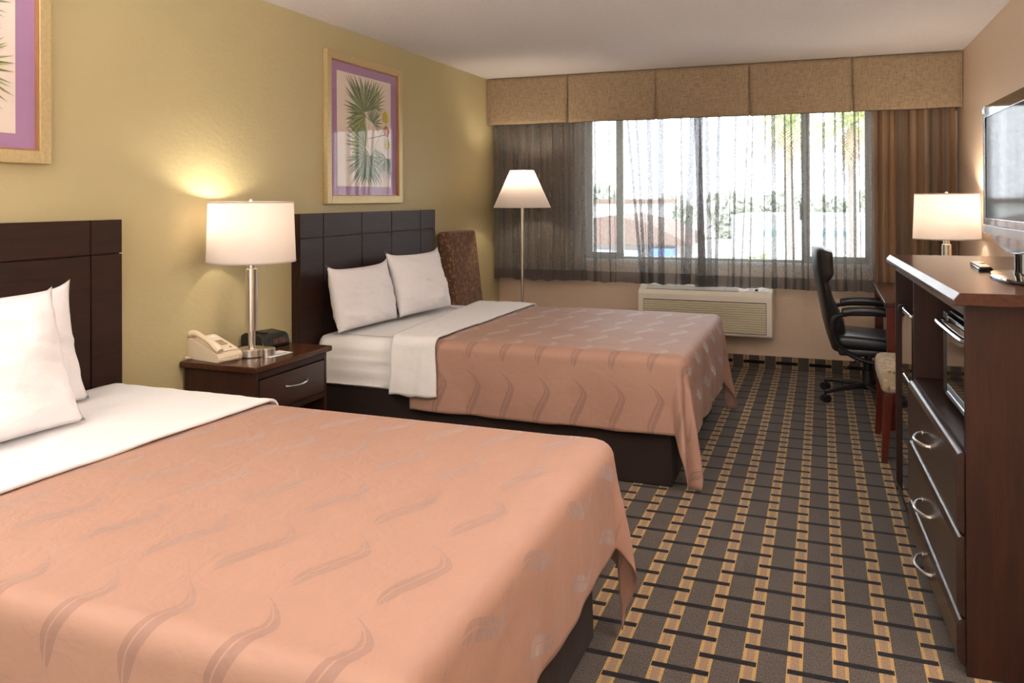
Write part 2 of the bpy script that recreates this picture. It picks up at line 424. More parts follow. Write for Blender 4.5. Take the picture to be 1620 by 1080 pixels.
# window
win = bpy.data.objects.new('window_1', None); COL.objects.link(win); win.location = ((WX0+WX1)/2, RD+.06, WZ0); struct(win)
def wl(name, boxes, m, bev=.004):
    b = BM()
    for q in boxes: box(b, q[0]-(WX0+WX1)/2, q[1]-(WX0+WX1)/2, q[2]-(RD+.06), q[3]-(RD+.06), q[4]-WZ0, q[5]-WZ0, bev)
    return obj(name, b, m, win)
ya, yb = RD+.03, RD+.09
wl('window_frame', [(WX0, WX0+.035, ya, yb, WZ0, WZ1), (WX1-.035, WX1, ya, yb, WZ0, WZ1), (WX0, WX1, ya, yb, WZ0, WZ0+.028), (WX0, WX1, ya, yb, WZ1-.03, WZ1)], 'alu')
yc, yd = RD+.015, RD+.05
for x0, x1 in ((WX0+.03, 1.155), (2.615, WX1-.03)):
    wl('window_sash', [(x0, x0+.03 if x0 < 2 else x0+.062, yc, yd, WZ0+.03, WZ1-.03), (x1-.062 if x0 < 2 else x1-.03, x1, yc, yd, WZ0+.03, WZ1-.03), (x0, x1, yc, yd, WZ0+.022, WZ0+.062), (x0, x1, yc, yd, WZ1-.07, WZ1-.03)], 'alu')
wl('window_latch', [(2.598, 2.618, yc-.012, yc+.01, 1.20, 1.33)], 'alu', .003)
wl('window_pane', [(1.15, 2.62, RD+.066, RD+.072, WZ0+.025, WZ1-.03)], 'glass', 0)
wl('window_pane', [(WX0+.05, 1.10, RD+.03, RD+.036, WZ0+.05, WZ1-.06)], 'glass', 0)
wl('window_pane', [(2.67, WX1-.05, RD+.03, RD+.036, WZ0+.05, WZ1-.06)], 'glass', 0)
wl('window_sill', [(WX0-.02, WX1+.02, RD-.018, RD+.03, WZ0-.018, WZ0+.004)], 'sillw', .004)

bd = bpy.data.objects.new('door_1', None); COL.objects.link(bd); bd.location = (1.86, RB, 0); struct(bd)  # added door, unseen, a glowing body for the back fill light
for k in (-1, 1):
    b = BM(); x = k*.6
    for q in ((x-.59, x-.52, .0, 2.15), (x+.52, x+.59, 0, 2.15), (x-.52, x+.52, 0, .12), (x-.52, x+.52, 2.05, 2.15)): box(b, q[0], q[1], .005, .045, q[2], q[3], .003)
    obj('door_leaf_frame', b, 'wood_v', bd)
    b = BM(); box(b, x-.52, x+.52, .015, .03, .12, 2.05); obj('frosted_glass', b, 'panel_glow', bd)
for k, ((x_, y_), P_) in enumerate(FILL_UPLIGHTS):  # lamp bodies added round the unseen fill uplights
    t = thing('uplight_floor_lamp', ['metal uplight floor lamp standing by the near end of the cabinet', 'metal uplight floor lamp by the olive wall before the nearer bed'][k], 'lamp', (x_, y_, 0))
    b = BM(); lathe(b, [(0, 0), (.13, 0), (.13, .012), (.02, .025), (.0, .026)], n=40); obj('base', b, 'steel', t)
    b = BM(); lathe(b, [(.012, .02), (.012, 1.66), (0, 1.66)], n=16); obj('pole', b, 'steel', t)
    b = BM(); lathe(b, [(.0, 1.655), (.05, 1.66), (.14, 1.71), (.215, 1.79), (.21, 1.79), (.14, 1.72), (0, 1.68)], n=40); obj('bowl_shade', b, 'steel', t)
# added ceiling fixture, out of view, holding the fill light
for i, (L_, P_) in enumerate(FILL_LIGHTS):
    t = thing('ceiling_light', 'square flush ceiling light panel at the back of the room', 'ceiling light', (L_[0], L_[1], RH), 0)
    b = BM()
    for q in ((-.48, -.45, -.48, .48), (.45, .48, -.48, .48), (-.45, .45, -.48, -.45), (-.45, .45, .45, .48)): box(b, *q, -.06, 0, .004)
    obj('fixture_frame', b, 'chrome', t)
    b = BM(); box(b, -.45, .45, -.45, .45, -.058, -.004); obj('diffuser', b, 'panel_glow', t)

# ================================================================== VALANCE
VY = 6.60; VZ = 2.028
t = thing('window_valance', 'brown linen box pleated valance across the top of the window wall', 'valance', (RW/2, VY, VZ))
vx = [0.004, .748, 1.498, 2.234, 2.981, RW-.004]
OX, OY, OZ = -RW/2, 0, 0
b = BM(); box(b, .006+OX, RW-.006+OX, .024, .044, .004, RH-VZ-.004, 0); obj('pleat_lining', b, 'valance', t)
b = BM(); box(b, .004+OX, .016+OX, .0, RD-VY-.02, .0, RH-VZ-.003, .004); obj('end_return', b, 'valance', t)
b = BM(); box(b, RW-.016+OX, RW-.004+OX, 0, RD-VY-.02, 0, RH-VZ-.003, .004); obj('end_return', b, 'valance', t)
for k in range(5):
    x0, x1 = vx[k]+OX, vx[k+1]+OX
    def f(u, v, x0=x0, x1=x1, k=k):
        g0 = .007*(1-v) if k > 0 else 0; g1 = .007*(1-v) if k < 4 else 0
        x = (x0+.001+g0) + (x1-x0-.002-g0-g1)*u
        e = min(u, 1-u)
        y = -.010*(1-v)*sin(pi*u) - .004*sin(3*pi*u+k)*(1-v) + .022*exp(-e*26)*(.25+.75*(1-v))
        z = v*(RH-VZ-.003) + .006*(1-v)*(noise.noise(V((x*3, k, 0))))
        return (x, y, z)
    b = BM(); grid(b, f, 40, 12); obj('pleat_panel', b, 'valance', t, 180, solid=.006)
    b = BM(); tube(b, [f(u/20, 0) for u in range(21)], .0035, 6); obj('piping', b, 'skirt', t)
    b = BM(); tube(b, [(f(u/20, 1)[0], f(u/20, 1)[1], f(u/20, 1)[2]-.005) for u in range(21)], .0035, 6); obj('piping', b, 'skirt', t)

# ================================================================== CURTAINS
def folded(name, x0, x1, y0, zt, zb, folds, mat, label, hem=True, group=None, flat_amp=.006, seed=0, hemz=.09):
    """folds: list of (x at top, x at bottom, width). Cloth doubles back at every fold."""
    rnd = random.Random(seed)
    fl = sorted(folds)
    t = thing(name, label, 'curtain', ((x0+x1)/2, y0, zb), 0, group)
    def row(tt):  # tt 0 bottom .. 1 top
        pts = []; prev = x0
        ks = [(x0, x0, 0)] + fl + [(x1, x1, 0)]
        for i in range(len(ks)-1):
            a, b_ = ks[i], ks[i+1]
            xa = a[1]+(a[0]-a[1])*tt; xb = b_[1]+(b_[0]-b_[1])*tt
            wa, wb = a[2]*(1.4-.4*tt), b_[2]*(1.4-.4*tt)
            s = xa + wa/2; e = xb + wb/2
            for q in range(9):
                u = q/8
                yy = y0 + (.012 if i > 0 else 0)*(1-u) - .0*u + flat_amp*sin(pi*u)*(1 if i % 2 else -1)*(1.3-tt*.6)
                pts.append((s+(e-s)*u if q < 8 else e, yy))
            if i < len(ks)-2:
                for q in range(1, 6):   # double back
                    u = q/6
                    pts.append((e + (-wb)*(.5-.5*cos(pi*u)), y0+.004*sin(pi*u)*0+.006*u - .003*sin(2*pi*u)))
                pts.append((e-wb, y0+.007))
                pts.append((e-wb*.5, y0+.0105))
        return pts
    nz = 26; base = row(0)
    n = len(base)
    # arc-length for u
    us = [0.]
    for i in range(1, n): us.append(us[-1]+math.hypot(base[i][0]-base[i-1][0], base[i][1]-base[i-1][1]))
    zz = [0, hemz] + [hemz+(zt-zb-hemz)*k/(nz-1) for k in range(1, nz)]
    def pos(i, z):
        tt = z/(zt-zb); p = row(tt)[i]
        return p
    rows = {}
    for z in zz: rows[z] = row(z/(zt-zb))
    def build(zl, nm, m):
        b = BM(); L = b.loops.layers.uv.verify(); g = []
        for z in zl:
            r = []
            for i, (x, y) in enumerate(rows[z]):
                dz = 0
                if z == 0: dz = .012*noise.noise(V((x*3.1, seed, 0))) + .012*noise.noise(V((x*14, seed, 2)))
                if z == hemz: dz = .006*noise.noise(V((x*3.1, seed, 0)))
                yy = y + .010*noise.noise(V((x*2.3, z*1.5, seed)))
                r.append(b.verts.new((x-(x0+x1)/2, yy-y0, z+dz)))
            g.append(r)
        for j in range(len(g)-1):
            for i in range(n-1):
                f = b.faces.new((g[j][i], g[j][i+1], g[j+1][i+1], g[j+1][i]))
                for lp, (a, c) in zip(f.loops, ((i, j), (i+1, j), (i+1, j+1), (i, j+1))): lp[L].uv = (us[a]+seed*1.7, zl[c])
        return obj(nm, b, m, t, 180, recalc=False)
    if hem: build(zz[:2], 'hem', 'sheer_hem'); build(zz[1:], 'panel', mat)
    else: build(zz, 'panel', mat)
    return t
def ux(u, y=6.75):   # x in the room for an image column on plane y (used once, to read the photo)
    k = (u-810)/1280.16; d = _F0 + _R*k
    return 2.7656 + d.x*y/d.y
def drape(name, x0, x1, y0, zt, zb, nw, amp, label, seed):
    t = thing(name, label, 'curtain', ((x0+x1)/2, y0, zb), 0, 'side drapes at the window')
    rnd = random.Random(seed); ph = rnd.random()*6
    def f(u, v):
        x = x0+(x1-x0)*u; wv = u*nw*2*pi+ph+.5*sin(u*9+seed)
        k = (1.15-.4*v)
        y = y0 + amp*k*sin(wv) + amp*.3*sin(wv*2.3+1)
        xx = x + .012*k*sin(2*wv)
        return (xx-(x0+x1)/2, y-y0, (zt-zb)*v + (.006*sin(wv*.7) if v == 0 else 0))
    b = BM(); grid(b, f, int(nw*16), 14, lambda u, v: (u*(x1-x0)*2.2+seed*1.3, v*(zt-zb)))
    obj('panel', b, 'drape', t, 180, solid=.003); return t
drape('drape', .03, .80, 6.80, 2.40, .675, 8.5, .022, 'brown striped drape beside the olive wall, behind the floor lamp', 3)
drape('drape', 3.10, 3.68, 6.735, 2.40, .68, 6.5, .030, 'brown striped drape in the corner behind the desk lamp', 5)
U = lambda a, b_, w: (ux(a, 6.72), ux(b_, 6.72), w)
lf = [(ux(c, 6.72), ux(c, 6.72)+.004, w) for c, w in ((797, .02), (815, .03), (834, .02), (853, .025), (872, .03), (890, .02), (905, .02))]
left_folds = lf + [U(922, 924, .030), U(942, 942, .022), U(948, 951, .004), U(964, 966, .012), U(970, 975, .004), U(988, 1016, .022), U(1005, 1020, .022), U(1010, 1026, .004), U(1027, 1030, .036), U(1031, 1050, .004), U(1047, 1046, .040), U(1070, 1070, .008), U(1078, 1080, .020), U(1099, 1087, .045)]
folded('sheer_curtain', .03, 1.86, 6.70, 2.40, .672, left_folds, 'sheer', 'taupe sheer curtain panel over the left half of the window', seed=1)
right_folds = [U(1103, 1112, .045), U(1112, 1108, .030), U(1118, 1124, .030), U(1140, 1128, .004), U(1141, 1133, .022), U(1161, 1152, .004), U(1167, 1160, .016), U(1189, 1172, .010), U(1194, 1186, .012), U(1213, 1208, .008), U(1224, 1225, .028), U(1242, 1243, .012), U(1251, 1256, .012), U(1268, 1270, .014), U(1277, 1278, .01), U(1303, 1304, .018), U(1321, 1322, .014), U(1333, 1337, .016), U(1352, 1352, .014), U(1357, 1362, .006)]
folded('sheer_curtain', 1.80, 3.14, 6.672, 2.40, .665, right_folds, 'sheer', 'taupe sheer curtain panel over the right half of the window', seed=2)

# ================================================================== AIR CONDITIONER
ACX, ACW, ACF = 1.345, 1.055, 6.615
t = thing('wall_air_conditioner', 'cream louvred air conditioner on the wall under the window', 'air conditioner', (ACX+ACW/2, RD, .285))
b = BM(); pr = [(RD-.001-RD, 0), (ACF+.012-RD, 0), (ACF-RD, .012), (ACF-RD, .315), (ACF+.02-RD, .345), (ACF+.13-RD, .385), (RD-.001-RD, .385)]
prism(b, [(p[0], p[1]) for p in pr], 'x', -ACW/2, ACW/2, .007); obj('case', b, 'cream_plastic', t)
fy = ACF-RD
b = BM(); box(b, -.485, .485, fy-.0015, fy+.004, .022, .272, .0015); obj('louvre_recess', b, 'dark_gap', t)
b = BM()
for k in range(13):
    z = .028+.0185*k; ins = 0
    box(b, -.482+ins, .482-ins, fy-.009, fy+.002, z, z+.0152, .003, rot=Matrix.Rotation(radians(14), 3, 'X'))
obj('louvre_slats', b, 'slat', t)
sl = atan2(.04, .11)
def slant(x, s, up):  # point on the sloping top: s = 0 front .. 1 rear
    y = fy+.02+.11*s; z = .345+.04*s
    return V((x, y-up*sin(sl), z+up*cos(sl)))
b = BM()
box(b, -.47, .27, 0, .085, 0, .002); 
for v in b.verts: p = v.co.copy(); v.co = slant(p.x, .12+p.y/.117, p.z+.0002)
obj('vent_recess', b, 'dark_gap', t)
b = BM()
for k in range(8):
    b2 = BM(); box(b2, -.47, .27, .003+k*.0105, .0062+k*.0105, 0, .005)
    for v in b2.verts: p = v.co.copy(); v.co = slant(p.x, .12+p.y/.117, p.z+.002)
    merge(b, b2)
for k in range(7):
    b2 = BM(); x = -.47+.74*k/6; box(b2, x-.002, x+.002, .0, .085, 0, .006)
    for v in b2.verts: p = v.co.copy(); v.co = slant(p.x, .12+p.y/.117, p.z+.002)
    merge(b, b2)
obj('vent_grille', b, 'paper', t)
b = BM(); b2 = BM(); box(b2, .32, .50, .01, .09, 0, .003)
for v in b2.verts: p = v.co.copy(); v.co = slant(p.x, .12+p.y/.117, p.z)
merge(b, b2); cp = obj('control_panel', b, 'paper', t)
for nm, m_, x, y, w, h in (('label_mark', 'red', .36, .058, .03, .008), ('label_mark', 'blue', .36, .03, .035, .008), ('label_mark', 'tan_key', .46, .04, .03, .008)):
    b = BM(); box(b, x-w/2, x+w/2, y, y+h, .0028, .0036)
    for v in b.verts: p = v.co.copy(); v.co = slant(p.x, .12+p.y/.117, p.z)
    obj(nm, b, m_, cp)
b = BM(); box(b, .395, .42, .018, .034, .003, .014, .003)
for v in b.verts: p = v.co.copy(); v.co = slant(p.x, .12+p.y/.117, p.z)
obj('knob', b, 'black', cp)

# ================================================================== HEADBOARDS
def headboard(y0, y1, label, gy):
    t = thing('headboard', label, 'headboard', (0.001, (y0+y1)/2, 0), 0, None)
    oy = (y0+y1)/2; zt = 1.302
    b = BM(); box(b, 0, .044, y0-oy, y1-oy, .18, zt-.001, .002); obj('backing_panel', b, 'wood_h', t)
    zg = 1.163; ys = [y0]+gy+[y1]; g = .0028
    for k in range(len(ys)-1):
        for z0, z1 in ((.19, zg-g), (zg+g, zt)):
            b = BM(); box(b, .0445, .0585, ys[k]-oy+(g if k else 0), ys[k+1]-oy-(g if k < len(ys)-2 else 0), z0, z1, .0025)
            obj('face_panel', b, 'wood_h', t)
    return t
headboard(.95, 2.551, 'dark wood headboard behind the nearer bed, cut off by the picture edge', [1.45, 1.95, 2.398])
headboard(3.775, 5.456, 'dark wood headboard behind the farther bed, by the window', [4.001, 4.424, 4.80, 5.22])

# ================================================================== BEDS
def rbox_bed(bm, x0, x1, y0, y1, z0, z1, r, wr=0.):
    """rounded mattress"""
    box(bm, x0, x1, y0, y1, z0, z1, r, 5)
def mattress_mesh(bm, x0, x1, y0, y1, z0, z1, wav):
    """mattress with rounded vertical corners and pulled-cloth wrinkles along its sides"""
    per = []; r = .07
    def seg(a, b_, n):
        for k in range(n): per.append(((a[0]+(b_[0]-a[0])*k/n, a[1]+(b_[1]-a[1])*k/n), None))
    pts = []
    corners = [(x1-r, y0+r, -90), (x1-r, y1-r, 0), (x0+r, y1-r, 90), (x0+r, y0+r, 180)]
    n_s = 40
    for ci, (cx, cy, a0) in enumerate(corners):
        for k in range(9):
            a = radians(a0+90*k/8); pts.append((cx+r*cos(a), cy+r*sin(a), cos(a), sin(a)))
        nx = corners[(ci+1) % 4]; a = radians(a0+90)
        ex, ey = nx[0]+r*cos(a), nx[1]+r*sin(a); sx, sy = pts[-1][0], pts[-1][1]
        for k in range(1, n_s): pts.append((sx+(ex-sx)*k/n_s, sy+(ey-sy)*k/n_s, cos(a), sin(a)))
    prof = [(-.010, 0), (0, .012)] + [(0, .012+(z1-z0-.062)*k/10) for k in range(1, 11)] + [(-.008, z1-z0-.030), (-.022, z1-z0-.012), (-.045, z1-z0-.003), (-.08, z1-z0)]
    rings = []
    for o_, z in prof:
        ring = []
        for (x, y, nx_, ny_) in pts:
            w = 0
            if 0.01 < z < z1-z0-.03:
                w = wav*(noise.noise(V((x*1.3, y*1.3, z*38))) + .6*noise.noise(V((x*3+9, y*3, z*70)))) 
            ring.append(bm.verts.new((x+nx_*(o_+w), y+ny_*(o_+w), z0+z)))
        rings.append(ring)
    n = len(pts)
    for a, b_ in zip(rings, rings[1:]):
        for i in range(n): bm.faces.new((a[i], a[(i+1) % n], b_[(i+1) % n], b_[i]))
    bm.faces.new(rings[-1]); bm.faces.new(rings[0][::-1])
def skirt_mesh(bm, x0, x1, y0, y1, z0, z1):
    pts = []; n = 90
    def line(a, b_, k): 
        for i in range(k): pts.append((a[0]+(b_[0]-a[0])*i/k, a[1]+(b_[1]-a[1])*i/k))
    line((x0, y0), (x1, y0), n); line((x1, y0), (x1, y1), 60); line((x1, y1), (x0, y1), n); line((x0, y1), (x0, y0), 20)
    rings = []
    c = V(((x0+x1)/2, (y0+y1)/2, 0))
    for j in range(7):
        z = z1+(z0-z1)*j/6; ring = []
        for x, y in pts:
            nx_ = (1 if x >= x1-1e-6 else 0) - (1 if x <= x0+1e-6 else 0); ny_ = (1 if y >= y1-1e-6 else 0)-(1 if y <= y0+1e-6 else 0)
            w = .012*(j/6)*noise.noise(V((x*6, y*6, z*.8)))+.004*(j/6)
            if nx_ < 0: w = 0
            ring.append(bm.verts.new((x+nx_*w, y+ny_*w, z)))
        rings.append(ring)
    m_ = len(pts)
    for a, b_ in zip(rings, rings[1:]):
        for i in range(m_): bm.faces.new((a[i], a[(i+1) % m_], b_[(i+1) % m_], b_[i]))
    bm.faces.new(rings[0][::-1]); bm.faces.new(rings[-1])

ZT = .632
def bedspread(x0, x1, y0, y1, drop_n, drop_f, drop_foot, label, seed, xh=None):
    """cloth lying on the box x0..x1, y0..y1 and hanging on the near side, the foot and the far side"""
    cx, cy = x0, (y0+y1)/2
    t = thing('bedspread', label, 'bedspread', (cx, cy, 0))
    rc, re = .062, .050
    hw = (y1-y0)/2
    P = []   # (bx,by, nx,ny, sx,sy, L, corner weight, uvmode)
    ns = 110
    for k in range(ns): 
        x = x0+(x1-rc-x0)*k/ns; P.append((x, y0, 0, -1, min(x, x1-hw), cy, drop_n, 0, 0.))
    nc = 44; zf = ZT-re-.018
    def corner(a0, cxy, dA, dB, spy):
        for k in range(nc+1):
            f = k/nc; a = radians(a0+90*f)
            c_, s_ = max(cos(radians(90*f)), 1e-3), max(sin(radians(90*f)), 1e-3)
            L = min(dA/c_, dB/s_)
            L = min(L*(1+.38*sin(pi*f)**2), zf)
            P.append((cxy[0]+rc*cos(a), cxy[1]+rc*sin(a), cos(a), sin(a), x1-hw, cy, L, sin(pi*f), f*90))
    corner(-90, (x1-rc, y0+rc), drop_n, drop_foot, 0)
    nf = 80
    for k in range(1, nf): P.append((x1, y0+rc+(y1-y0-2*rc)*k/nf, 1, 0, x1-hw, cy, drop_foot, 0, 0.))
    corner(0, (x1-rc, y1-rc), drop_foot, drop_f, 0)
    for k in range(1, ns+1): 
        x = x1-rc+(x0-x1+rc)*k/ns; P.append((x, y1, 0, 1, min(x, x1-hw), cy, drop_f, 0, 0.))
    b = BM(); L_ = b.loops.layers.uv.verify()
    nt, na, nd = 26, 6, 22; cols = []; uvs = []
    s_len = 0; last = None
    for (bx, by, nx_, ny_, sx, sy, L, cw, fa) in P:
        if last: s_len += math.hypot(bx-last[0], by-last[1]) + (.010 if cw > 0 else 0)
        last = (bx, by)
        col = []; uc = []
        ix, iy = bx-nx_*re, by-ny_*re
        for k in range(nt+1):
            f = k/nt; x = sx+(ix-sx)*f; y = sy+(iy-sy)*f
            z = ZT + .005*noise.noise(V((x*2.2, y*2.2, seed))) + .0025*noise.noise(V((x*7, y*5, seed+4)))*1.0
            col.append(V((x-cx, y-cy, z))); uc.append((x, y))
        for k in range(1, na+1):
            a = pi/2*k/na; d = re*sin(a); z = ZT-re*(1-cos(a))
            col.append(V((ix+nx_*d-cx, iy+ny_*d-cy, z))); uc.append((ix+nx_*re*a, iy+ny_*re*a))
        ex = re*pi/2
        for k in range(1, nd+1):
            f = k/nd; d = L*f
            rip = sin(s_len*13+seed+1.2*sin(s_len*5))*.006 + sin(s_len*37+seed*2)*.002
            off = .030*d + rip*(d/.3)**1.3*(1-cw)
            if cw > 0:
                fa_ = radians(fa)
                lobe = .5-.5*cos(fa_*4*2)      # two folds round the corner
                off += cw*d*(.045+.17*lobe) 
            off += .006*noise.noise(V((bx*5, by*5, d*6+seed)))*min(1, d*8)
            tx = .012*noise.noise(V((s_len*4, d*5, seed+7)))*f
            zz = ZT-re-d
            if k == nd: zz += .006*noise.noise(V((s_len*5, 0, seed)))*(1-cw)
            col.append(V((bx+nx_*off-ny_*tx-cx, by+ny_*off+nx_*tx-cy, max(zz, .012))))
            uc.append((ix+nx_*(ex+d), iy+ny_*(ex+d)))
        cols.append(col); uvs.append(uc)
    VV = [[b.verts.new(p) for p in c] for c in cols]
    for i in range(len(VV)-1):
        for j in range(len(VV[0])-1):
            f = b.faces.new((VV[i][j], VV[i][j+1], VV[i+1][j+1], VV[i+1][j]))
            for lp, (a, c_) in zip(f.loops, ((i, j), (i, j+1), (i+1, j+1), (i+1, j))): lp[L_].uv = uvs[a][c_]
    bmesh.ops.remove_doubles(b, verts=b.verts[:], dist=.000002)
    o = obj('spread_cloth', b, 'spread', t, 180, recalc=True, solid=.004)
    return t
def sheet_band(label, xl, xr, y0, y1, dn, df, seed, z=.640, th=.010, wob=.012):
    """white sheet turned down across the bed, hanging on both sides"""
    cx, cy = (xl(0)+xr(0))/2, (y0+y1)/2
    t = thing('turned_down_sheet', label, 'bed sheet', (cx, cy, 0))
    re = .05; out = .012
    y0 -= out; y1 += out
    path = []  # (y, z, s)
    nn = 16
    for k in range(nn): path.append((y0-.006*(nn-k)/nn, z-re-dn*(1-k/nn)))
    for k in range(7): a = pi/2*k/6; path.append((y0+re*(1-cos(a)), z-re+re*sin(a)))
    for k in range(1, 50): path.append((y0+re+(y1-y0-2*re)*k/50, z))
    for k in range(7): a = pi/2*k/6; path.append((y1-re+re*sin(a), z-re+re*cos(a)))
    for k in range(1, nn+1): path.append((y1+.004*k/nn, z-re-df*k/nn))
    n = len(path)-1
    def f(u, v):
        i = int(round(v*n)); y, zz = path[i]
        w = (y-y0)/(y1-y0); w = min(1, max(0, w))
        hang = max(0, (z-re)-zz)
        a, c = xl(w), xr(w)
        if y < cy: a += hang*(-.02) ; c += hang*.03
        x = a+(c-a)*u + wob*noise.noise(V((y*3, zz*6, seed+u)))*1.0
        h = .004*noise.noise(V((x*9, y*4, seed)))+.003*noise.noise(V((x*24, y*11, zz*14)))
        if hang > 0:
            s = 1 if y > cy else -1
            return (x-cx, y-cy+s*(max(0, .010*sin(u*7+hang*4+seed))*min(1, hang*8)+h), zz - (.012*noise.noise(V((x*12, seed, 0))) if i in (0, n) else 0))
        return (x-cx, y-cy, zz+h)
    b = BM(); grid(b, f, 26, n); o = obj('sheet_cloth', b, 'white_sheet', t, 180, solid=th, recalc=True)
    return t
def pillow(label, loc, rot, w, h, d, seed, ears=.035, group=None):
    t = thing('pillow', label, 'pillow', loc, 0, group); t.rotation_euler = rot
    n = 36
    def P(u, v, s):
        a, c = 2*u-1, 2*v-1
        e = (max(0, 1-abs(a)**2.8)**.5)*(max(0, 1-abs(c)**2.8)**.5)
        px = a*w/2*(1-.035*(1-abs(c)**2)*abs(a)**2) + ears*.35*a*abs(a)**9*abs(c)**9
        pz = c*h/2*(1-(.055 if c > 0 else .012)*(1-abs(a)**2)*abs(c)**2) + ears*(.8 if c > 0 else .15)*c*abs(c)**9*abs(a)**9
        y = s*d/2*e
        y += .012*e*noise.noise(V((a*1.6, c*1.6, seed)))*2 + s*.0045*noise.noise(V((a*7+seed, c*5, s)))*min(1, e*2)
        ridge = noise.noise(V((a*2.2+c*3.5, seed*3.1, a*.8))); y += s*.012*abs(ridge)*min(1, e*1.5)
        y += s*.007*noise.noise(V((a*2.5+seed, c*9+a*3, 1.7)))*min(1, e*1.5)
        y -= .02*(c*c)*.3
        return V((px, y, pz))
    b = BM(); grid(b, lambda u, v: P(u, v, -1), n, n); grid(b, lambda u, v: P(u, v, 1), n, n)
    bmesh.ops.remove_doubles(b, verts=b.verts[:], dist=.0006)
    obj('pillowcase', b, 'white_cloth', t, 180)
    return t

# far bed
def bed(y0, y1, label):
    t = thing('bed', label, 'bed', (1.1, (y0+y1)/2, 0)); ox, oy = 1.1, (y0+y1)/2
    b = BM(); skirt_mesh(b, .075-ox, 2.085-ox, y0+.012-oy, y1-.012-oy, .006, .345); obj('bed_skirt', b, 'skirt', t, 60)
    b = BM(); mattress_mesh(b, .082-ox, 2.125-ox, y0-oy, y1-oy, .345, .618, .009); obj('mattress', b, 'white_sheet', t, 60)
    return t
bed(1.105, 2.47, 'nearer double bed in the foreground, with dark skirt')
bed(3.87, 5.36, 'farther double bed by the window, with dark skirt')
bedspread(.60, 2.165, 1.09, 2.485, .30, .30, .275, 'salmon bedspread with woven feather motifs on the nearer bed', 1)
bedspread(.70, 2.165, 3.853, 5.377, .325, .325, .375, 'salmon bedspread with woven feather motifs on the bed by the window', 5)
sheet_band('white sheet turned down over the head of the nearer bed', lambda w: .12, lambda w: .80+.075*w, 1.075, 2.49, .25, .25, 3, z=.646, th=.009, wob=.006)
sheet_band('white sheet turned down over the bed by the window, hanging over its side', lambda w: .60-.14*w, lambda w: .86+.02*w, 3.845, 5.385, .262, .2, 8, z=.647, th=.009)
PI2 = pi/2
# pillows: local x = width, y = thickness, z = height
def pl(label, x, y, z, yaw, lean, w, h, d, seed, roll=0, ears=.035):
    R_ = Matrix.Rotation(radians(yaw), 3, 'Z') @ Matrix.Rotation(radians(lean), 3, 'X') @ Matrix.Rotation(radians(roll), 3, 'Y')
    return pillow(label, (x, y, z), R_.to_euler(), w, h, d, seed, ears)
pl('white pillow against the headboard of the farther bed, nearest the nightstand', .225, 4.165, .812, 87, -12, .60, .355, .15, 1)
pl('white pillow on the farther bed, nearest the window', .285, 4.765, .835, 82, -16, .57, .395, .15, 2)
pl('white pillow on the nearer bed, behind the front one', .205, 1.87, .862, 89, -13, .66, .41, .11, 3)
pl('white pillow at the front on the nearer bed, leaning on another', .405, 1.66, .862, 88, -20, .64, .43, .15, 4)

# ================================================================== NIGHTSTAND
nx0, nx1, ny0, ny1, nz = .004, .437, 2.925, 3.52, .64
t = thing('nightstand', 'dark wood nightstand with one drawer between the two beds', 'nightstand', ((nx0+nx1)/2, (ny0+ny1)/2, 0)); ox, oy = (nx0+nx1)/2, (ny0+ny1)/2
b = BM(); box(b, nx0-ox, nx1-ox, ny0-oy, ny1-oy, nz-.028, nz, .009, 3); obj('top', b, 'wood_top', t)
sx0, sx1, sy0, sy1 = nx0+.012-ox, nx1-.022-ox, ny0+.022-oy, ny1-.022-oy
for ya_, yb_ in ((sy0, sy0+.02), (sy1-.02, sy1)):
    b = BM(); box(b, sx0, sx1, ya_, yb_, .0, nz-.028, .002); obj('side_panel', b, 'wood_v', t)
b = BM(); box(b, sx0, sx0+.012, sy0+.02, sy1-.02, .05, nz-.028, 0); obj('back_panel', b, 'wood_v', t)
b = BM(); box(b, sx1-.022, sx1, sy0+.02, sy1-.02, nz-.062, nz-.028, .002); obj('front_rail', b, 'wood_h', t)
b = BM(); box(b, sx1-.022, sx1, sy0+.02, sy1-.02, .385, .412, .002); obj('front_rail', b, 'wood_h', t)
b = BM(); box(b, sx0+.012, sx1-.002, sy0+.02, sy1-.02, .10, .12, .002); obj('lower_shelf', b, 'wood_h', t)
b = BM(); box(b, sx0+.012, sx1-.03, sy0+.02, sy1-.02, .39, .405, .001); obj('drawer_deck', b, 'wood_h', t)
b = BM(); box(b, sx1-.024, sx1+.004, sy0+.026, sy1-.026, .416, nz-.067, .004); dr = obj('drawer', b, 'wood_dr', t)
b = BM(); hy = (3.16+3.325)/2-oy
tube(b, spline([(sx1+.003, hy-.083, .508), (sx1+.020, hy-.06, .506), (sx1+.028, hy, .503), (sx1+.020, hy+.06, .506), (sx1+.003, hy+.083, .508)], 6), [.006]*3+[.0045]*5+[.006]*9+[.0045]*5+[.006]*3, 8, sq=.7)
obj('handle', b, 'satin', dr)

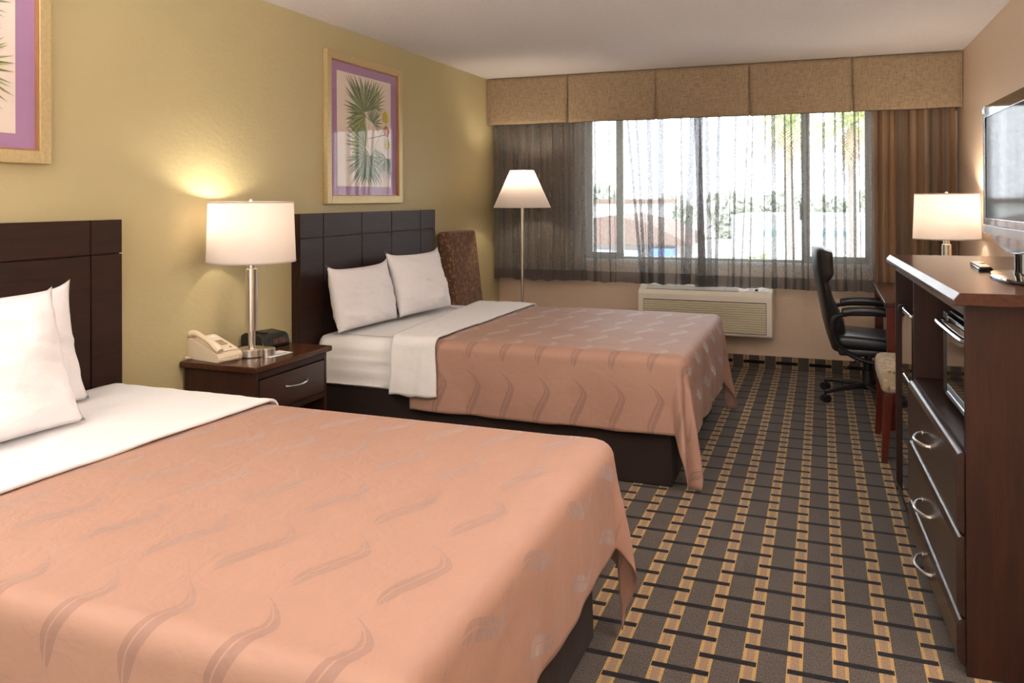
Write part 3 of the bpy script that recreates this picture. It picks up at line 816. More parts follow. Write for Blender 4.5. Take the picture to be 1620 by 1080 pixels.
# ================================================================== LAMPS
def shade(bm, r0, r1, z0, z1, th=.003, n=56):
    lathe(bm, [(r0-th, z0), (r0, z0), (r1, z1), (r1-th, z1), (r0-th, z0)], n=n)
def table_lamp(label, x, y, z, zs0, zs1, r0, r1, bulbs, power):
    t = thing('table_lamp', label, 'lamp', (x, y, z), 0, None)
    b = BM(); lathe(b, [(0, .004), (.066, .004), (.066, .034), (.063, .038), (0, .038)], n=48); obj('base', b, 'steel', t)
    b = BM(); lathe(b, [(0, .0), (.060, .0), (.060, .004), (0, .004)], n=40); obj('base_pad', b, 'black', t)
    b = BM(); lathe(b, [(.036, .0), (.036, .036), (.033, .040), (0, .040)], (.075, .02, 0), n=32); obj('outlet_pod', b, 'steel', t)
    H = zs0-z
    b = BM(); lathe(b, [(.016, .038), (.016, .12), (.0275, .122), (.0275, H-.035), (.026, H-.032), (.019, H-.030), (.019, H-.006), (.010, H-.004), (.010, H+.06), (0, H+.06)], n=40); obj('column', b, 'steel', t)
    b = BM(); shade(b, r0, r1, zs0-z, zs1-z); sh = obj('lamp_shade', b, 'shade', t)
    for rr, zz in ((r0-.0015, zs0-z+.004), (r1-.0015, zs1-z-.004)):
        b = BM(); pts = [(rr*cos(2*pi*k/48), rr*sin(2*pi*k/48), zz) for k in range(48)]; tube(b, pts, .0034, 6, closed=True)
        obj('shade_trim', b, 'shade', sh)
    b = BM()
    zt_ = zs1-z-.012
    for k in range(3): a = 2*pi*k/3+.4; tube(b, [(0, 0, zt_), ((r1-.004)*cos(a), (r1-.004)*sin(a), zt_)], .0018, 6)
    tube(b, [(0, 0, H+.05), (0, 0, zt_)], .003, 8)
    obj('shade_spider', b, 'steel', t)
    b = BM(); lathe(b, [(.0, zt_+.002), (.006, zt_+.004), (.009, zt_+.016), (.006, zt_+.024), (0, zt_+.026)], n=16); obj('finial', b, 'steel', t)
    for (bx, by) in bulbs:
        bz = (zs0*.5+zs1*.5)-z
        b = BM(); lathe(b, [(.0, -.045), (.012, -.045), (.013, -.02), (.026, .005), (.030, .02), (.024, .042), (0, .05)], (bx, by, bz), n=20); obj('bulb', b, 'bulb', t)
        b = BM(); tube(b, [(0, 0, bz-.055), (bx*.6, by*.6, bz-.055), (bx, by, bz-.045)], .008, 8); obj('socket', b, 'steel', t)
        pt = point((bx, by, bz+.075), power, (1, .86, .68), .03); pt.parent = t
    return t
table_lamp('white drum shade lamp with steel column on the nightstand', .232, 3.150, .64, 1.086, 1.373, .205, .195, [(-.055, -.05)], 7.5)
table_lamp('white drum shade lamp standing on the desk by the window', 3.506, 5.80, .762, 1.113, 1.405, .195, .183, [(.05, .03)], 14.0)

# floor lamp
fx, fyy = .435, 6.32
t = thing('floor_lamp', 'slim metal floor lamp with white cone shade in front of the left drape', 'lamp', (fx, fyy, 0))
b = BM(); lathe(b, [(0, 0), (.135, 0), (.138, .008), (.13, .018), (.03, .028), (.018, .05), (0, .05)], n=48); obj('base', b, 'steel', t)
b = BM(); lathe(b, [(.0125, .04), (.0125, 1.36), (.016, 1.362), (.016, 1.42), (.006, 1.425), (0, 1.43)], n=20); obj('pole', b, 'steel', t)
b = BM(); lathe(b, [(.237, 1.307), (.240, 1.307), (.100, 1.617), (.097, 1.617), (.237, 1.307)], n=56); obj('lamp_shade', b, 'shade', t)
b = BM()
for k in range(3): a = 2*pi*k/3; tube(b, [(0, 0, 1.60), (.097*cos(a), .097*sin(a), 1.607)], .0018, 6)
tube(b, [(0, 0, 1.42), (0, 0, 1.60)], .0025, 6); obj('shade_spider', b, 'steel', t)
b = BM(); lathe(b, [(.0, -.045), (.012, -.045), (.013, -.02), (.026, .005), (.030, .02), (.024, .042), (0, .05)], (0.0, -.035, 1.475), n=20); obj('bulb', b, 'bulb', t)
pt = point((0, -.035, 1.545), 11.0, (1, .85, .66), .025); pt.parent = t

# ================================================================== PHONE, CLOCK, CARD
t = thing('telephone', 'almond desk telephone beside the lamp on the nightstand', 'telephone', (.110, 3.018, .64), radians(-11)); t.scale = (1.08, 1.0, 1.12)
b = BM(); prism(b, [(-.098, .012), (-.085, .0), (.10, .0), (.105, .02), (.098, .034), (-.08, .088), (-.098, .086)], 'y', -.052, .085, .004); obj('body', b, 'phone_plastic', t)
b = BM(); prism(b, [(-.065, .0845), (.085, .0395), (.087, .043), (-.063, .088)], 'y', -.008, .078, .001); fp = obj('faceplate', b, 'phone_face', t)
tilt = Matrix.Rotation(atan2(.045, .15), 3, 'Y')
def onface(s, y, hgt=0):   # s 0 rear .. 1 front
    return V((-.063+.15*s, y, .0885-.045*s+hgt))
def slab(bm, s, y, ls, ly, h, bev=.001):
    c = onface(s, y, h/2); b2 = BM(); box(b2, c.x-ls/2, c.x+ls/2, c.y-ly/2, c.y+ly/2, c.z-h/2, c.z+h/2, bev, rot=Matrix.Rotation(.29, 3, 'Y')); merge(bm, b2)
for i in range(4):
    for j in range(3):
        b = BM(); slab(b, .42+.075*i, .018+.017*j, .009, .013, .004); obj('key', b, 'tan_key', t)
b = BM(); slab(b, .85, .05, .012, .006, .002); obj('message_mark', b, 'red', t)
b = BM(); slab(b, .12, .035, .02, .05, .0015); obj('name_card', b, 'paper', t)
b = BM()
hp = [(-.098, -.035, .098), (-.06, -.035, .106), (0, -.035, .090), (.06, -.035, .068), (.098, -.035, .046)]
tube(b, spline(hp, 6), [.018, .021, .022, .021, .020, .018, .016, .015, .0145, .014, .014, .014, .014, .014, .0145, .015, .016, .018, .020, .021, .022, .022, .021, .020, .017], 12, sq=.75)
obj('handset', b, 'phone_plastic', t)
b = BM(); pts = []
for k in range(220):
    u = k/219; base_ = V((.10+.035*sin(pi*u)-.03*u, -.045+.14*u, .008+.003*sin(pi*u)))
    a = k*1.3; pts.append(base_+V((.0045*cos(a), 0, .0045*sin(a)+.002)))
tube(b, pts, .0013, 5); obj('handset_cord', b, 'phone_plastic', t)
b = BM(); pts = []
for k in range(90):
    u = k/89; base_ = V((-.085+.02*u, -.062-.018*sin(pi*u), .008)); a = k*1.2
    pts.append(base_+V((.004*cos(a), .0, .004*sin(a)+.002)))
tube(b, pts, .0013, 5)
obj('coiled_cord', b, 'phone_plastic', t)

t = thing('clock_radio', 'black clock radio behind the lamp base on the nightstand', 'clock', (.115, 3.40, .64), radians(-14))
b = BM(); prism(b, [(-.085, .0), (.085, 0), (.092, .012), (.078, .052), (.055, .066), (-.05, .072), (-.085, .055)], 'y', -.085, .085, .007); obj('case', b, 'black', t)
ang = atan2(.014, .040)
b = BM(); box(b, .083, .088, -.045, .068, .014, .048, .002, rot=Matrix.Rotation(-.33, 3, 'Y')); dp = obj('display', b, 'gloss', t)
b = BM()
def dig(bm, y, s):
    segs = {'a': (0, .9, 1, .1), 'g': (0, .45, 1, .1), 'd': (0, 0, 1, .1), 'b': (.85, .5, .15, .5), 'c': (.85, 0, .15, .5), 'f': (0, .5, .15, .5), 'e': (0, 0, .15, .5)}
    for q in s:
        a, c, w_, h_ = segs[q]; box(bm, .0885, .0892, y+a*.013, y+(a+w_)*.013, .021+c*.02, .021+(c+h_)*.02, 0, rot=Matrix.Rotation(-.33, 3, 'Y'), piv=(.0857, y, .031))
dig(b, -.026, 'bc'); dig(b, -.006, 'abged'); dig(b, .020, 'abcdf'); dig(b, .040, 'abcdeg')
obj('digits', b, 'led', dp)
b = BM()
for k in range(4): box(b, -.03+.022*k, -.016+.022*k, -.05, -.02, .069, .075, .0015, rot=None)
obj('buttons', b, 'black', t)
t = thing('folded_card', 'white folded card lying in front of the lamp base on the nightstand', 'card', (.315, 3.215, .641), radians(-6))
b = BM(); box(b, -.045, .045, -.075, .075, 0, .0012); box(b, -.04, .045, -.07, .072, .0018, .003, rot=Matrix.Rotation(.02, 3, 'Y')); obj('card_sheet', b, 'paper', t)
b = BM(); box(b, .02, .028, -.02, .055, .0031, .0035); obj('printed_line', b, 'ink', t)
b = BM(); box(b, -.044, -.039, -.07, -.02, .001, .0016); obj('printed_line', b, 'ink', t)

# ================================================================== PICTURES
def tri(bm, p, mi): bm.faces.new([bm.verts.new(V(q)) for q in p]).material_index = mi
def fan(bm, cy, cz, ang, spread, L, n, rnd, lay, mats=(0, 1, 3)):
    """fan palm leaf drawn as pointed blades; plane y,z; ang measured from +y"""
    for k in range(n):
        a = radians(ang-spread/2+spread*k/(n-1)+rnd.uniform(-2, 2)); l = L*(.72+.3*sin(pi*k/(n-1)))*rnd.uniform(.88, 1.08)
        w = l*rnd.uniform(.032, .048); d = V((0, cos(a), sin(a))); nn = V((0, -sin(a), cos(a)))
        x = .0003*lay+.00002*k; o_ = V((x, cy, cz))
        bend = nn*l*rnd.uniform(-.05, .05)
        p1 = o_+d*l*.1+nn*w*.3; p2 = o_+d*l*.5+nn*w+bend*.5; p3 = o_+d*l+bend; p4 = o_+d*l*.5-nn*w+bend*.5; p5 = o_+d*l*.1-nn*w*.3
        mi = mats[k % len(mats)]
        bm.faces.new([bm.verts.new(q) for q in (o_, p1, p2, p3)]).material_index = mi
        bm.faces.new([bm.verts.new(q) for q in (o_, p3, p4, p5)]).material_index = (mats[(k+1) % len(mats)])
def stalk(bm, a, c, w, mi, lay):
    a, c = V((.0003*lay, *a)), V((.0003*lay, *c)); d = (c-a).normalized(); n = V((0, -d.z, d.y))*w
    bm.faces.new([bm.verts.new(q) for q in (a+n, c+n*.5, c-n*.5, a-n)]).material_index = mi
def picture(y0, y1, z0, z1, label, seed, flip=False):
    oy, oz = (y0+y1)/2, (z0+z1)/2; hw, hh = (y1-y0)/2, (z1-z0)/2
    t = thing('framed_print', label, 'picture', (.001, oy, oz))
    fw = .048; b = BM()
    for (a, c, e, g) in ((-hw, -hw+fw, -hh, hh), (hw-fw, hw, -hh, hh), (-hw+fw, hw-fw, -hh, -hh+fw), (-hw+fw, hw-fw, hh-fw, hh)):
        box(b, .0, .030, a, c, e, g, .004)
    obj('frame', b, 'gilt', t)
    b = BM(); g = fw
    for (a, c, e, h) in ((-hw+g, -hw+g+.006, -hh+g, hh-g), (hw-g-.006, hw-g, -hh+g, hh-g), (-hw+g, hw-g, -hh+g, -hh+g+.006), (-hw+g, hw-g, hh-g-.006, hh-g)):
        box(b, .004, .024, a, c, e, h, .001)
    obj('inner_lip', b, 'gilt_in', t)
    b = BM(); box(b, .002, .008, -hw+g, hw-g, -hh+g, hh-g); obj('mat_board', b, 'mat_purple', t)
    aw = .165-.02; ah = .108+.005
    pw, ph = hw-.133, hh-.108
    b = BM(); box(b, .0082, .0095, -pw, pw, -ph, ph); pp = obj('art_paper', b, 'art_paper', t)
    rnd = random.Random(seed); b = BM()
    sgn = 1
    F = lambda cy, cz, a, sp, L, n, lay, m=(0, 1, 3): fan(b, cy*pw, cz*ph, a, sp, L*1.32, int(n*1.25), rnd, lay, m)
    stalk(b, (-.05*pw, .42*ph), (.1*pw, -.3*ph), .004, 1, 1); stalk(b, (.35*pw, .5*ph), (-.0*pw, -.1*ph), .003, 2, 1)
    stalk(b, (.9*pw, .02*ph), (.1*pw, -.12*ph), .003, 0, 1); stalk(b, (.9*pw, .3*ph), (.3*pw, -.3*ph), .003, 2, 1)
    F(-.05, .36, 105, 175, .235, 17, 3, (0, 3, 1)); F(.25, .48, 68, 150, .165, 14, 2, (1, 3, 2))
    F(.02, .30, 195, 80, .19, 9, 4, (1, 0, 2)); F(0, .08, 175, 90, .17, 9, 2, (1, 2, 3)); F(.28, .18, 60, 190, .12, 12, 3, (3, 0, 1))
    F(.02, -.25, 150, 110, .20, 12, 3, (2, 1, 0)); F(.05, -.42, 262, 170, .225, 19, 5, (3, 0, 1)); F(.15, -.40, 195, 90, .21, 10, 4, (1, 3, 2))
    F(.35, -.28, 285, 100, .15, 10, 2, (2, 1)); F(.80, -.45, 250, 200, .125, 13, 4, (1, 3, 0))
    if flip: F(-.32, -.32, 178, 125, .185, 15, 7, (2, 0, 2, 1)); F(-.35, .35, 170, 110, .15, 11, 6, (1, 3))
    b2 = b
    def blob(cy, cz, ry, rz, mi, lay, n=16):
        vs = []
        for k in range(n):
            a = 2*pi*k/n; r = 1+.12*sin(5*a+cy*9)+rnd.uniform(-.06, .06); vs.append(b2.verts.new((.0003*lay, cy*pw+ry*r*cos(a), cz*ph+rz*r*sin(a))))
        b2.faces.new(vs).material_index = mi
    blob(.76, .33, .036, .040, 4, 6); blob(.80, .06, .040, .036, 5, 6); blob(.84, -.18, .030, .040, 4, 6)
    for v in b.verts:
        v.co.x += .0098; v.co.y = max(-pw+.003, min(pw-.003, v.co.y)); v.co.z = max(-ph+.003, min(ph-.003, v.co.z))
    if flip:
        for v in b.verts: v.co.y = -v.co.y
    for f in b.faces:
        if f.normal.x < 0: f.normal_flip()
    obj('printed_palm_fronds', b, ['leaf_a', 'leaf_b', 'leaf_c', 'leaf_d', 'fruit_y', 'fruit_r'], pp, 0, recalc=False)
    b = BM(); box(b, .0150, .0160, -hw+g+.001, hw-g-.001, -hh+g+.001, hh-g-.001); obj('glass', b, 'pic_glass', t)
    return t
picture(4.087, 5.011, 1.355, 2.279, 'gilt framed palm frond print above the farther bed', 11)
picture(1.325, 2.249, 1.519, 2.443-.03, 'gilt framed palm frond print above the nearer bed, cut off by the picture edge', 12, True)

# ================================================================== PARSONS CHAIR (corner)
t = thing('upholstered_chair', 'brown leaf patterned upholstered chair against the olive wall behind the farther bed', 'chair', (.33, 5.80, 0))
b = BM()
def cb(u, v):
    return None
box(b, -.225, -.125, -.275, .275, .40, 1.125, .028, 4)
for v in b.verts:
    k = (v.co.z-.42)/.7; v.co.x -= .075*max(0, k)**1.3; v.co.y *= 1-.07*max(0, k)
    if k > .85: v.co.z += .012*(1-(v.co.y/.27)**2)
obj('backrest', b, 'floral_brown', t, 50)
b = BM(); box(b, -.21, .25, -.265, .265, .33, .47, .03, 4); obj('seat', b, 'floral_brown', t, 50)
for x, y in ((-.18, -.23), (-.18, .23), (.215, -.23), (.215, .23)):
    b = BM(); prism(b, [(x-.02, y-.02), (x+.02, y-.02), (x+.02, y+.02), (x-.02, y+.02)], 'z', 0, .34, .002)
    for v in b.verts:
        if v.co.z < .1: v.co.x = x+(v.co.x-x)*.7; v.co.y = y+(v.co.y-y)*.7
    obj('leg', b, 'wood_v', t)

# ================================================================== TV CABINET
ct = radians(2.2)
CZ = 1.108; CL, CD = 1.605, .50
t = thing('media_cabinet', 'tall dark wood cabinet with three drawers along the right wall', 'cabinet', (3.150, 2.645, 0), ct)
TT = .020
b = BM(); prism(b, [(-.036, 1.072), (-.036, 1.088), (-.020, CZ), (CD, CZ), (CD, 1.072)], 'y', -.036, CL+.012, .003); obj('top', b, 'wood_top', t)
for y0 in (0, CL-.026):
    b = BM(); box(b, 0, CD, y0, y0+.022, 0, 1.0715, .0015); obj('side_panel', b, 'wood_v', t)
b = BM(); box(b, .0, CD-.012, 1.003, 1.020, .02, 1.036, .001); obj('divider', b, 'wood_v', t)
b = BM(); box(b, CD-.01, CD, .022, CL-.026, .02, 1.0715); obj('back_panel', b, 'wood_v', t)
b = BM(); box(b, 0, .02, .0225, CL-.0265, 1.037, 1.0715, .001); obj('front_rail', b, 'wood_dr', t)
b = BM(); box(b, .0, CD-.012, .0225, 1.0025, .632, .652, .0015); obj('shelf', b, 'wood_h', t)
b = BM(); box(b, .0, CD-.012, .0225, CL-.0265, .02, .04, .001); obj('bottom_panel', b, 'wood_h', t)
b = BM(); box(b, .03, .05, .0225, CL-.0265, 0.0, .02, 0); obj('plinth', b, 'wood_h', t)
for z0, z1 in ((.022, .158), (.164, .398), (.404, .640)):
    b = BM()
    prism(b, [(-.004, z0), (-.018, z0+.012), (-.024, z0+.03), (-.024, z1-.022), (-.018, z1-.004), (-.010, z1), (-.001, z1), (-.001, z0)], 'y', .012, .998, .002)
    dr = obj('drawer', b, 'wood_dr', t)
    zc = {.022: .035, .164: .283, .404: .525}[z0]
    if z0 == .022: zc = .085
    b = BM(); yc_ = .545
    tube(b, spline([(-.023, yc_-.088, zc), (-.045, yc_-.07, zc), (-.062, yc_, zc+.0), (-.045, yc_+.07, zc), (-.023, yc_+.088, zc)], 8), .0058, 10); 
    for q in (-.088, .088): lathe(b, [(.009, -.0265), (.009, -.022), (.0, -.022)], (0, yc_+q, zc), n=14, ax='x')
    obj('handle', b, 'satin', dr)

# microwave in near bay
t2 = thing('microwave_oven', 'black and chrome microwave oven on the cabinet shelf above the drawers', 'microwave', (3.150, 2.645, .6525), ct)
mo = (.075, .20)
b = BM(); box(b, .078, .44, .13, .70, .018, .315, .008); obj('case', b, 'black', t2)
for x, y in ((.12, .18), (.12, .65), (.40, .18), (.40, .65)):
    b = BM(); lathe(b, [(.016, 0), (.018, .018), (0, .018)], (x, y, 0), n=14, capb=True); obj('foot', b, 'black', t2)
b = BM(); box(b, .056, .078, .605, .698, .022, .312, .006); obj('control_panel', b, 'black', t2)
b = BM(); box(b, .052, .078, .132, .603, .022, .312, .006); dr = obj('door', b, 'gloss', t2)
b = BM(); tube(b, spline([(.052, .16, .285), (.028, .18, .285), (.024, .40, .285), (.028, .62, .285), (.052, .64, .285)], 8), .012, 12, sq=.8); obj('handle', b, 'chrome', dr)
b = BM(); box(b, .048, .053, .15, .60, .028, .040, .002); obj('chrome_strip', b, 'chrome', dr)

# refrigerator in far bay
t2 = thing('mini_refrigerator', 'black mini refrigerator in the far bay of the cabinet', 'refrigerator', (3.150, 2.645, .0405), ct)
b = BM(); box(b, .032, .47, 1.035, 1.33, .0, .85, .008); obj('case', b, 'black', t2)
b = BM(); box(b, -.004, .030, 1.032, 1.335, .575, .855, .010, 4); d1 = obj('freezer_door', b, 'gloss', t2)
b = BM(); box(b, -.004, .030, 1.032, 1.335, .010, .565, .010, 4); d2 = obj('main_door', b, 'gloss', t2)
b = BM(); box(b, -.012, .018, 1.05, 1.27, .838, .860, .007, 3); obj('handle', b, 'chrome', d1)
b = BM(); tube(b, spline([(.02, 1.315, .862), (-.008, 1.315, .866), (-.02, 1.315, .85), (-.012, 1.315, .825), (.0, 1.315, .82)], 5), .006, 8); obj('handle_bracket', b, 'black', d1)

# television
t2 = thing('television', 'black flat television standing on the cabinet', 'television', (3.385, 3.09, CZ), radians(1.0))
b = BM()
yz = [(-.41, .17), (-.41, .595), (-.400, .612), (.400, .612), (.41, .600), (.41, .17)]
chin = [(.41-.82*k/16, .17-.085*sin(pi*k/16)**.75) for k in range(1, 16)]
prism(b, yz+chin, 'x', -.035, .045, .006); obj('housing', b, 'gloss', t2)
b = BM()
for q in ((-.41, -.378, .17, .612), (.378, .41, .17, .612), (-.378, .378, .57, .612), (-.378, .378, .17, .195)): box(b, -.042, -.034, *q, .002)
obj('bezel', b, 'gloss', t2)
b = BM(); box(b, -.0385, -.0345, -.378, .378, .195, .57, 0); obj('screen', b, plain('dark_screen_glass', (.012, .014, .018), .06, 0, .02, spec=.10), t2)
b = BM(); box(b, -.0445, -.0405, -.405, .405, .138, .168, .0015); 
for v in b.verts:
    if v.co.z < .15: v.co.y *= .985
obj('speaker_strip', b, plain('mirror_strip', (.45, .47, .48), .1, 1., .02), t2)
b = BM(); box(b, -.0445, -.034, .385, .412, .585, .614, .006); obj('corner_cap', b, 'chrome', t2)
b = BM(); lathe(b, [(.030, .012), (.026, .03), (.026, .10), (0, .10)], n=24); obj('neck', b, 'gloss', t2)
b = BM(); lathe(b, [(.0, 0), (.95, 0), (1.0, .006), (.97, .012), (.2, .019), (0, .02)], n=56)
for v in b.verts: v.co.x *= .085; v.co.y *= .27; 
obj('stand_base', b, 'gloss', t2)
# remote / black tray beside the stand
t2 = thing('remote_control', 'black remote control lying on the cabinet beside the television stand', 'remote control', (3.335, 3.545, CZ+.0005), radians(-3)); t2.scale = (1, 1.4, 1)
b = BM(); prism(b, [(-.024, 0), (-.024, .010), (-.018, .016), (.018, .016), (.024, .010), (.024, 0)], 'y', -.10, .10, .003); obj('body', b, 'gloss', t2)
b = BM(); box(b, -.017, .017, .02, .085, .0158, .0175, .001); obj('button_plate', b, 'chrome', t2)

# ================================================================== DESK
t = thing('writing_desk', 'dark wood writing desk beyond the cabinet, by the window', 'desk', (3.41, 5.88, 0))
b = BM(); box(b, -.30, .305, -.615, .62, .728, .760, .007, 3); obj('top', b, 'wood_top', t)
for x, y in ((-.26, -.575), (.265, -.575), (-.26, .58), (.265, .58)):
    b = BM(); box(b, x-.03, x+.03, y-.03, y+.03, 0, .728, .003)
    for v in b.verts:
        if v.co.z < .1: v.co.x = x+(v.co.x-x)*.75; v.co.y = y+(v.co.y-y)*.75
    obj('leg', b, 'cherry', t)
b = BM(); box(b, .235, .255, -.545, .55, .52, .728, .002); obj('back_apron', b, 'cherry', t)
b = BM(); box(b, -.23, .235, -.585, -.565, .64, .728, .002); obj('side_apron', b, 'cherry', t)
b = BM(); box(b, -.23, .235, .57, .59, .64, .728, .002); obj('side_apron', b, 'cherry', t)

# ================================================================== OFFICE CHAIR
t = thing('office_chair', 'black leather swivel office chair pulled up to the desk', 'office chair', (3.055, 6.06, 0), radians(0))
def bk(u, v, s):  # u across width (y), v up
    z = .34+.70*v
    xc = [(-.0, -.200), (.15, -.235), (.3, -.262), (.45, -.280), (.6, -.300), (.8, -.325), (1., -.330)]
    for (a, xa), (c, xb) in zip(xc, xc[1:]):
        if v <= c+1e-6: x = xa+(xb-xa)*(v-a)/(c-a); break
    hw_ = .235*(1-.05*v)*(1 if v < .93 else sqrt(max(0, 1-((v-.93)/.07)**2))*.35+.65)*(.82+.18*min(1, v/.12))
    a = 2*u-1
    e = max(0, 1-abs(a)**3)**.5
    th = (.055 + .050*exp(-((v-.26)/.15)**2) + .052*(1/(1+exp(-(v-.70)/.018)))*(1 if v < .93 else max(0, 1-((v-.93)/.07)**2))) * (1 if v > .05 else .6+.4*v/.05)
    if s > 0: dx = th*e*(1 if v < .97 else .7) - .012*exp(-((v-.66)/.02)**2)*e
    else: dx = -.030*e
    yy = a*hw_; x += .03*a*a
    return V((x+dx, yy, z))
b = BM(); grid(b, lambda u, v: bk(u, v, 1), 24, 44); grid(b, lambda u, v: bk(u, v, -1), 24, 44)
b2 = b
bmesh.ops.remove_doubles(b, verts=b.verts[:], dist=.0008)
es = [e for e in b.edges if e.is_boundary]
if es: bmesh.ops.holes_fill(b, edges=es)
bk_o = obj('backrest', b, 'leather', t, 60)
b = BM(); box(b, -.20, .27, -.25, .25, .375, .462, .038, 5)
for v in b.verts:
    if v.co.z > .42: v.co.z += .012*cos(v.co.x*6)*cos(v.co.y*5)
    if v.co.x > .2: v.co.z -= .02
obj('seat', b, 'leather', t, 60)
b = BM(); box(b, -.19, .25, -.235, .235, .325, .378, .02, 4); obj('seat_pan', b, 'leather', t, 60)
for s in (-1, 1):
    y = s*.275
    loop = spline([(-.19, y, .60), (-.225, y, .52), (-.205, y, .43), (-.12, y, .345), (.02, y, .30), (.15, y, .335), (.215, y, .44), (.215, y, .54), (.18, y, .605), (.0, y, .618)], 7, True)
    b = BM(); tube(b, loop, .019, 12, closed=True, sq=.8); fr = obj('armrest', b, 'black', t)
    b = BM(); tube(b, spline([(-.17, y, .618), (-.08, y, .634), (.06, y, .634), (.17, y, .622), (.205, y, .60)], 6), [.012]+[.022]*23+[.014], 12, sq=1.35); obj('arm_pad', b, 'leather', fr)
    b = BM(); tube(b, [(0, y, .315), (0, s*.20, .33)], .014, 8); obj('arm_bracket', b, 'black', fr)
b = BM(); lathe(b, [(.0, .095), (.038, .095), (.038, .20), (.030, .205), (.030, .27), (.022, .275), (.022, .325), (0, .325)], n=24); obj('gas_column', b, 'black', t)
b = BM(); box(b, -.10, .10, -.08, .08, .300, .328, .008); obj('tilt_mechanism', b, 'black', t)
b = BM(); tube(b, spline([(-.05, -.06, .30), (-.10, -.16, .27), (-.16, -.24, .235)], 5), .005, 8); b3 = BM(); obj('height_lever', b, 'satin', t)
b = BM(); lathe(b, [(.0, .070), (.045, .070), (.050, .10), (.040, .115), (0, .115)], n=28); st = obj('hub', b, 'black', t)
for k in range(5):
    a = radians(144+72*k); d = V((cos(a), sin(a), 0)); 
    b = BM(); tube(b, [d*.03+V((0, 0, .092)), d*.15+V((0, 0, .090)), d*.27+V((0, 0, .078)), d*.335+V((0, 0, .068))], [.030, .025, .020, .017], 10, sq=.7); lg = obj('base_leg', b, 'black', t)
    b = BM(); c = d*.335; p = V((-d.y, d.x, 0))
    cs = None
    for s in (-1, 1):
        cc = c+p*.017*s+V((0, 0, .027)); ring = []
        pts = [cc-p*.010, cc-p*.008, cc+p*.008, cc+p*.010]; tube(b, pts, [.020, .027, .027, .020], 18)
    tube(b, [c+V((0, 0, .03)), c+V((0, 0, .070))], .010, 10); obj('caster', b, 'black', lg)

# ================================================================== STOOL
t = thing('upholstered_stool', 'cherry wood stool with cream floral cushion between cabinet and desk', 'stool', (3.30, 4.92, 0))
b = BM(); box(b, -.25, .25, -.29, .29, .355, .475, .045, 5)
for v in b.verts:
    if v.co.z > .43: v.co.z += .014*(1-(v.co.x/.25)**2)
obj('cushion', b, 'floral_cream', t, 60)
b = BM(); box(b, -.225, .225, -.265, .265, .305, .36, .004); obj('apron', b, 'cherry', t)
for x, y in ((-.215, -.255), (-.215, .255), (.215, -.255), (.215, .255)):
    b = BM(); prism(b, [(x-.024, y-.024), (x+.024, y-.024), (x+.024, y+.024), (x-.024, y+.024)], 'z', 0, .352, .003)
    for v in b.verts:
        if v.co.z < .1: v.co.x = x+(v.co.x-x)*.62-.02*(1 if x < 0 else -1); v.co.y = y+(v.co.y-y)*.62+(.012 if y > 0 else -.012)
    obj('leg', b, 'cherry', t)

# ================================================================== OUTSIDE
MT['ground'] = plain('pale_concrete', (.62, .60, .56), .9, 0, .1, .4)
MT['roof'] = plain('brown_roof_shingles', (.19, .125, .105), .9, 0, .15, 3)
MT['stucco'] = plain('grey_stucco', (.33, .31, .30), .9, 0, .1, 2)
MT['whitewall'] = plain('white_painted_wall', (.85, .85, .82), .8, 0, .04, 1)
MT['teal'] = plain('teal_fascia', (.30, .58, .56), .7)
MT['bluep'] = plain('blue_awning', (.12, .22, .55), .7)
MT['palegl'] = plain('pale_blue_wall', (.50, .60, .78), .7)
MT['trunk'] = plain('palm_trunk_bark', (.27, .24, .22), .9, 0, .2, 3, .5)
MT['frond'] = plain('palm_frond_green', (.46, .52, .20), .7, 0, .35, 2)
MT['frond_dry'] = plain('dry_palm_frond', (.50, .38, .26), .8, 0, .3, 2)
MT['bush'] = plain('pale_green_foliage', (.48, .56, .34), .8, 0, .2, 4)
MT['far_tree'] = plain('hazy_treeline', (.62, .66, .58), .9, 0, .1, .5)  # distance haze is put into the pale tree colour
GZ = -3.2
b = BM(); box(b, -120, 120, RD+.5, 300, GZ-.2, GZ); struct(obj('ground', b, 'ground', smooth=0))
def building(name, label, x0, x1, y0, y1, z1, wallm, parts):
    t = thing(name, label, 'building', ((x0+x1)/2, y0, GZ)); ox = (x0+x1)/2
    b = BM(); box(b, x0-ox, x1-ox, 0, y1-y0, 0, z1-GZ); obj('wall', b, wallm, t)
    for nm, m_, q in parts:
        b = BM(); box(b, q[0]-ox, q[1]-ox, q[2]-y0, q[3]-y0, q[4]-GZ, q[5]-GZ, .02); obj(nm, b, m_, t)
    return t
tb_ = building('building', 'low building with brown roof seen through the left half of the window', -9.6, -3.9, 40, 46, -.65, 'stucco', [('awning', 'bluep', (-5.0, -3.95, 39.0, 40, -2.0, -1.05)), ('door', 'palegl', (-8.2, -7.0, 39.95, 40, -3.2, -1.5))])
b = BM(); prism(b, [(-3.6, 2.30), (3.6, 2.30), (3.1, 2.65), (1.6, 3.35), (-.2, 3.75), (-2.2, 3.45), (-3.3, 2.7)], 'y', -.8, 6.5, .03); obj('roof', b, 'roof', tb_)
for x in (-2.6, -1.2, .2, 1.5):
    b = BM(); box(b, x, x+.8, -.06, .02, 1.1, 2.0, .02); obj('window', b, 'palegl', tb_)
building('warehouse', 'long white building with teal fascia seen through the right half of the window', -3.5, 12, 62, 75, .1, 'whitewall', [('fascia', 'teal', (-2.0, 12.1, 61.8, 62, -1.35, -1.0))])
building('house', 'small pale building farther off behind the brown roofed one', -22, -11, 70, 80, .9, 'whitewall', [('roof', 'roof', (-22.4, -10.6, 69.6, 80.4, .9, 1.3))])
t = thing('van', 'white van parked in front of the brown roofed building', 'vehicle', (-7.6, 33.5, GZ))
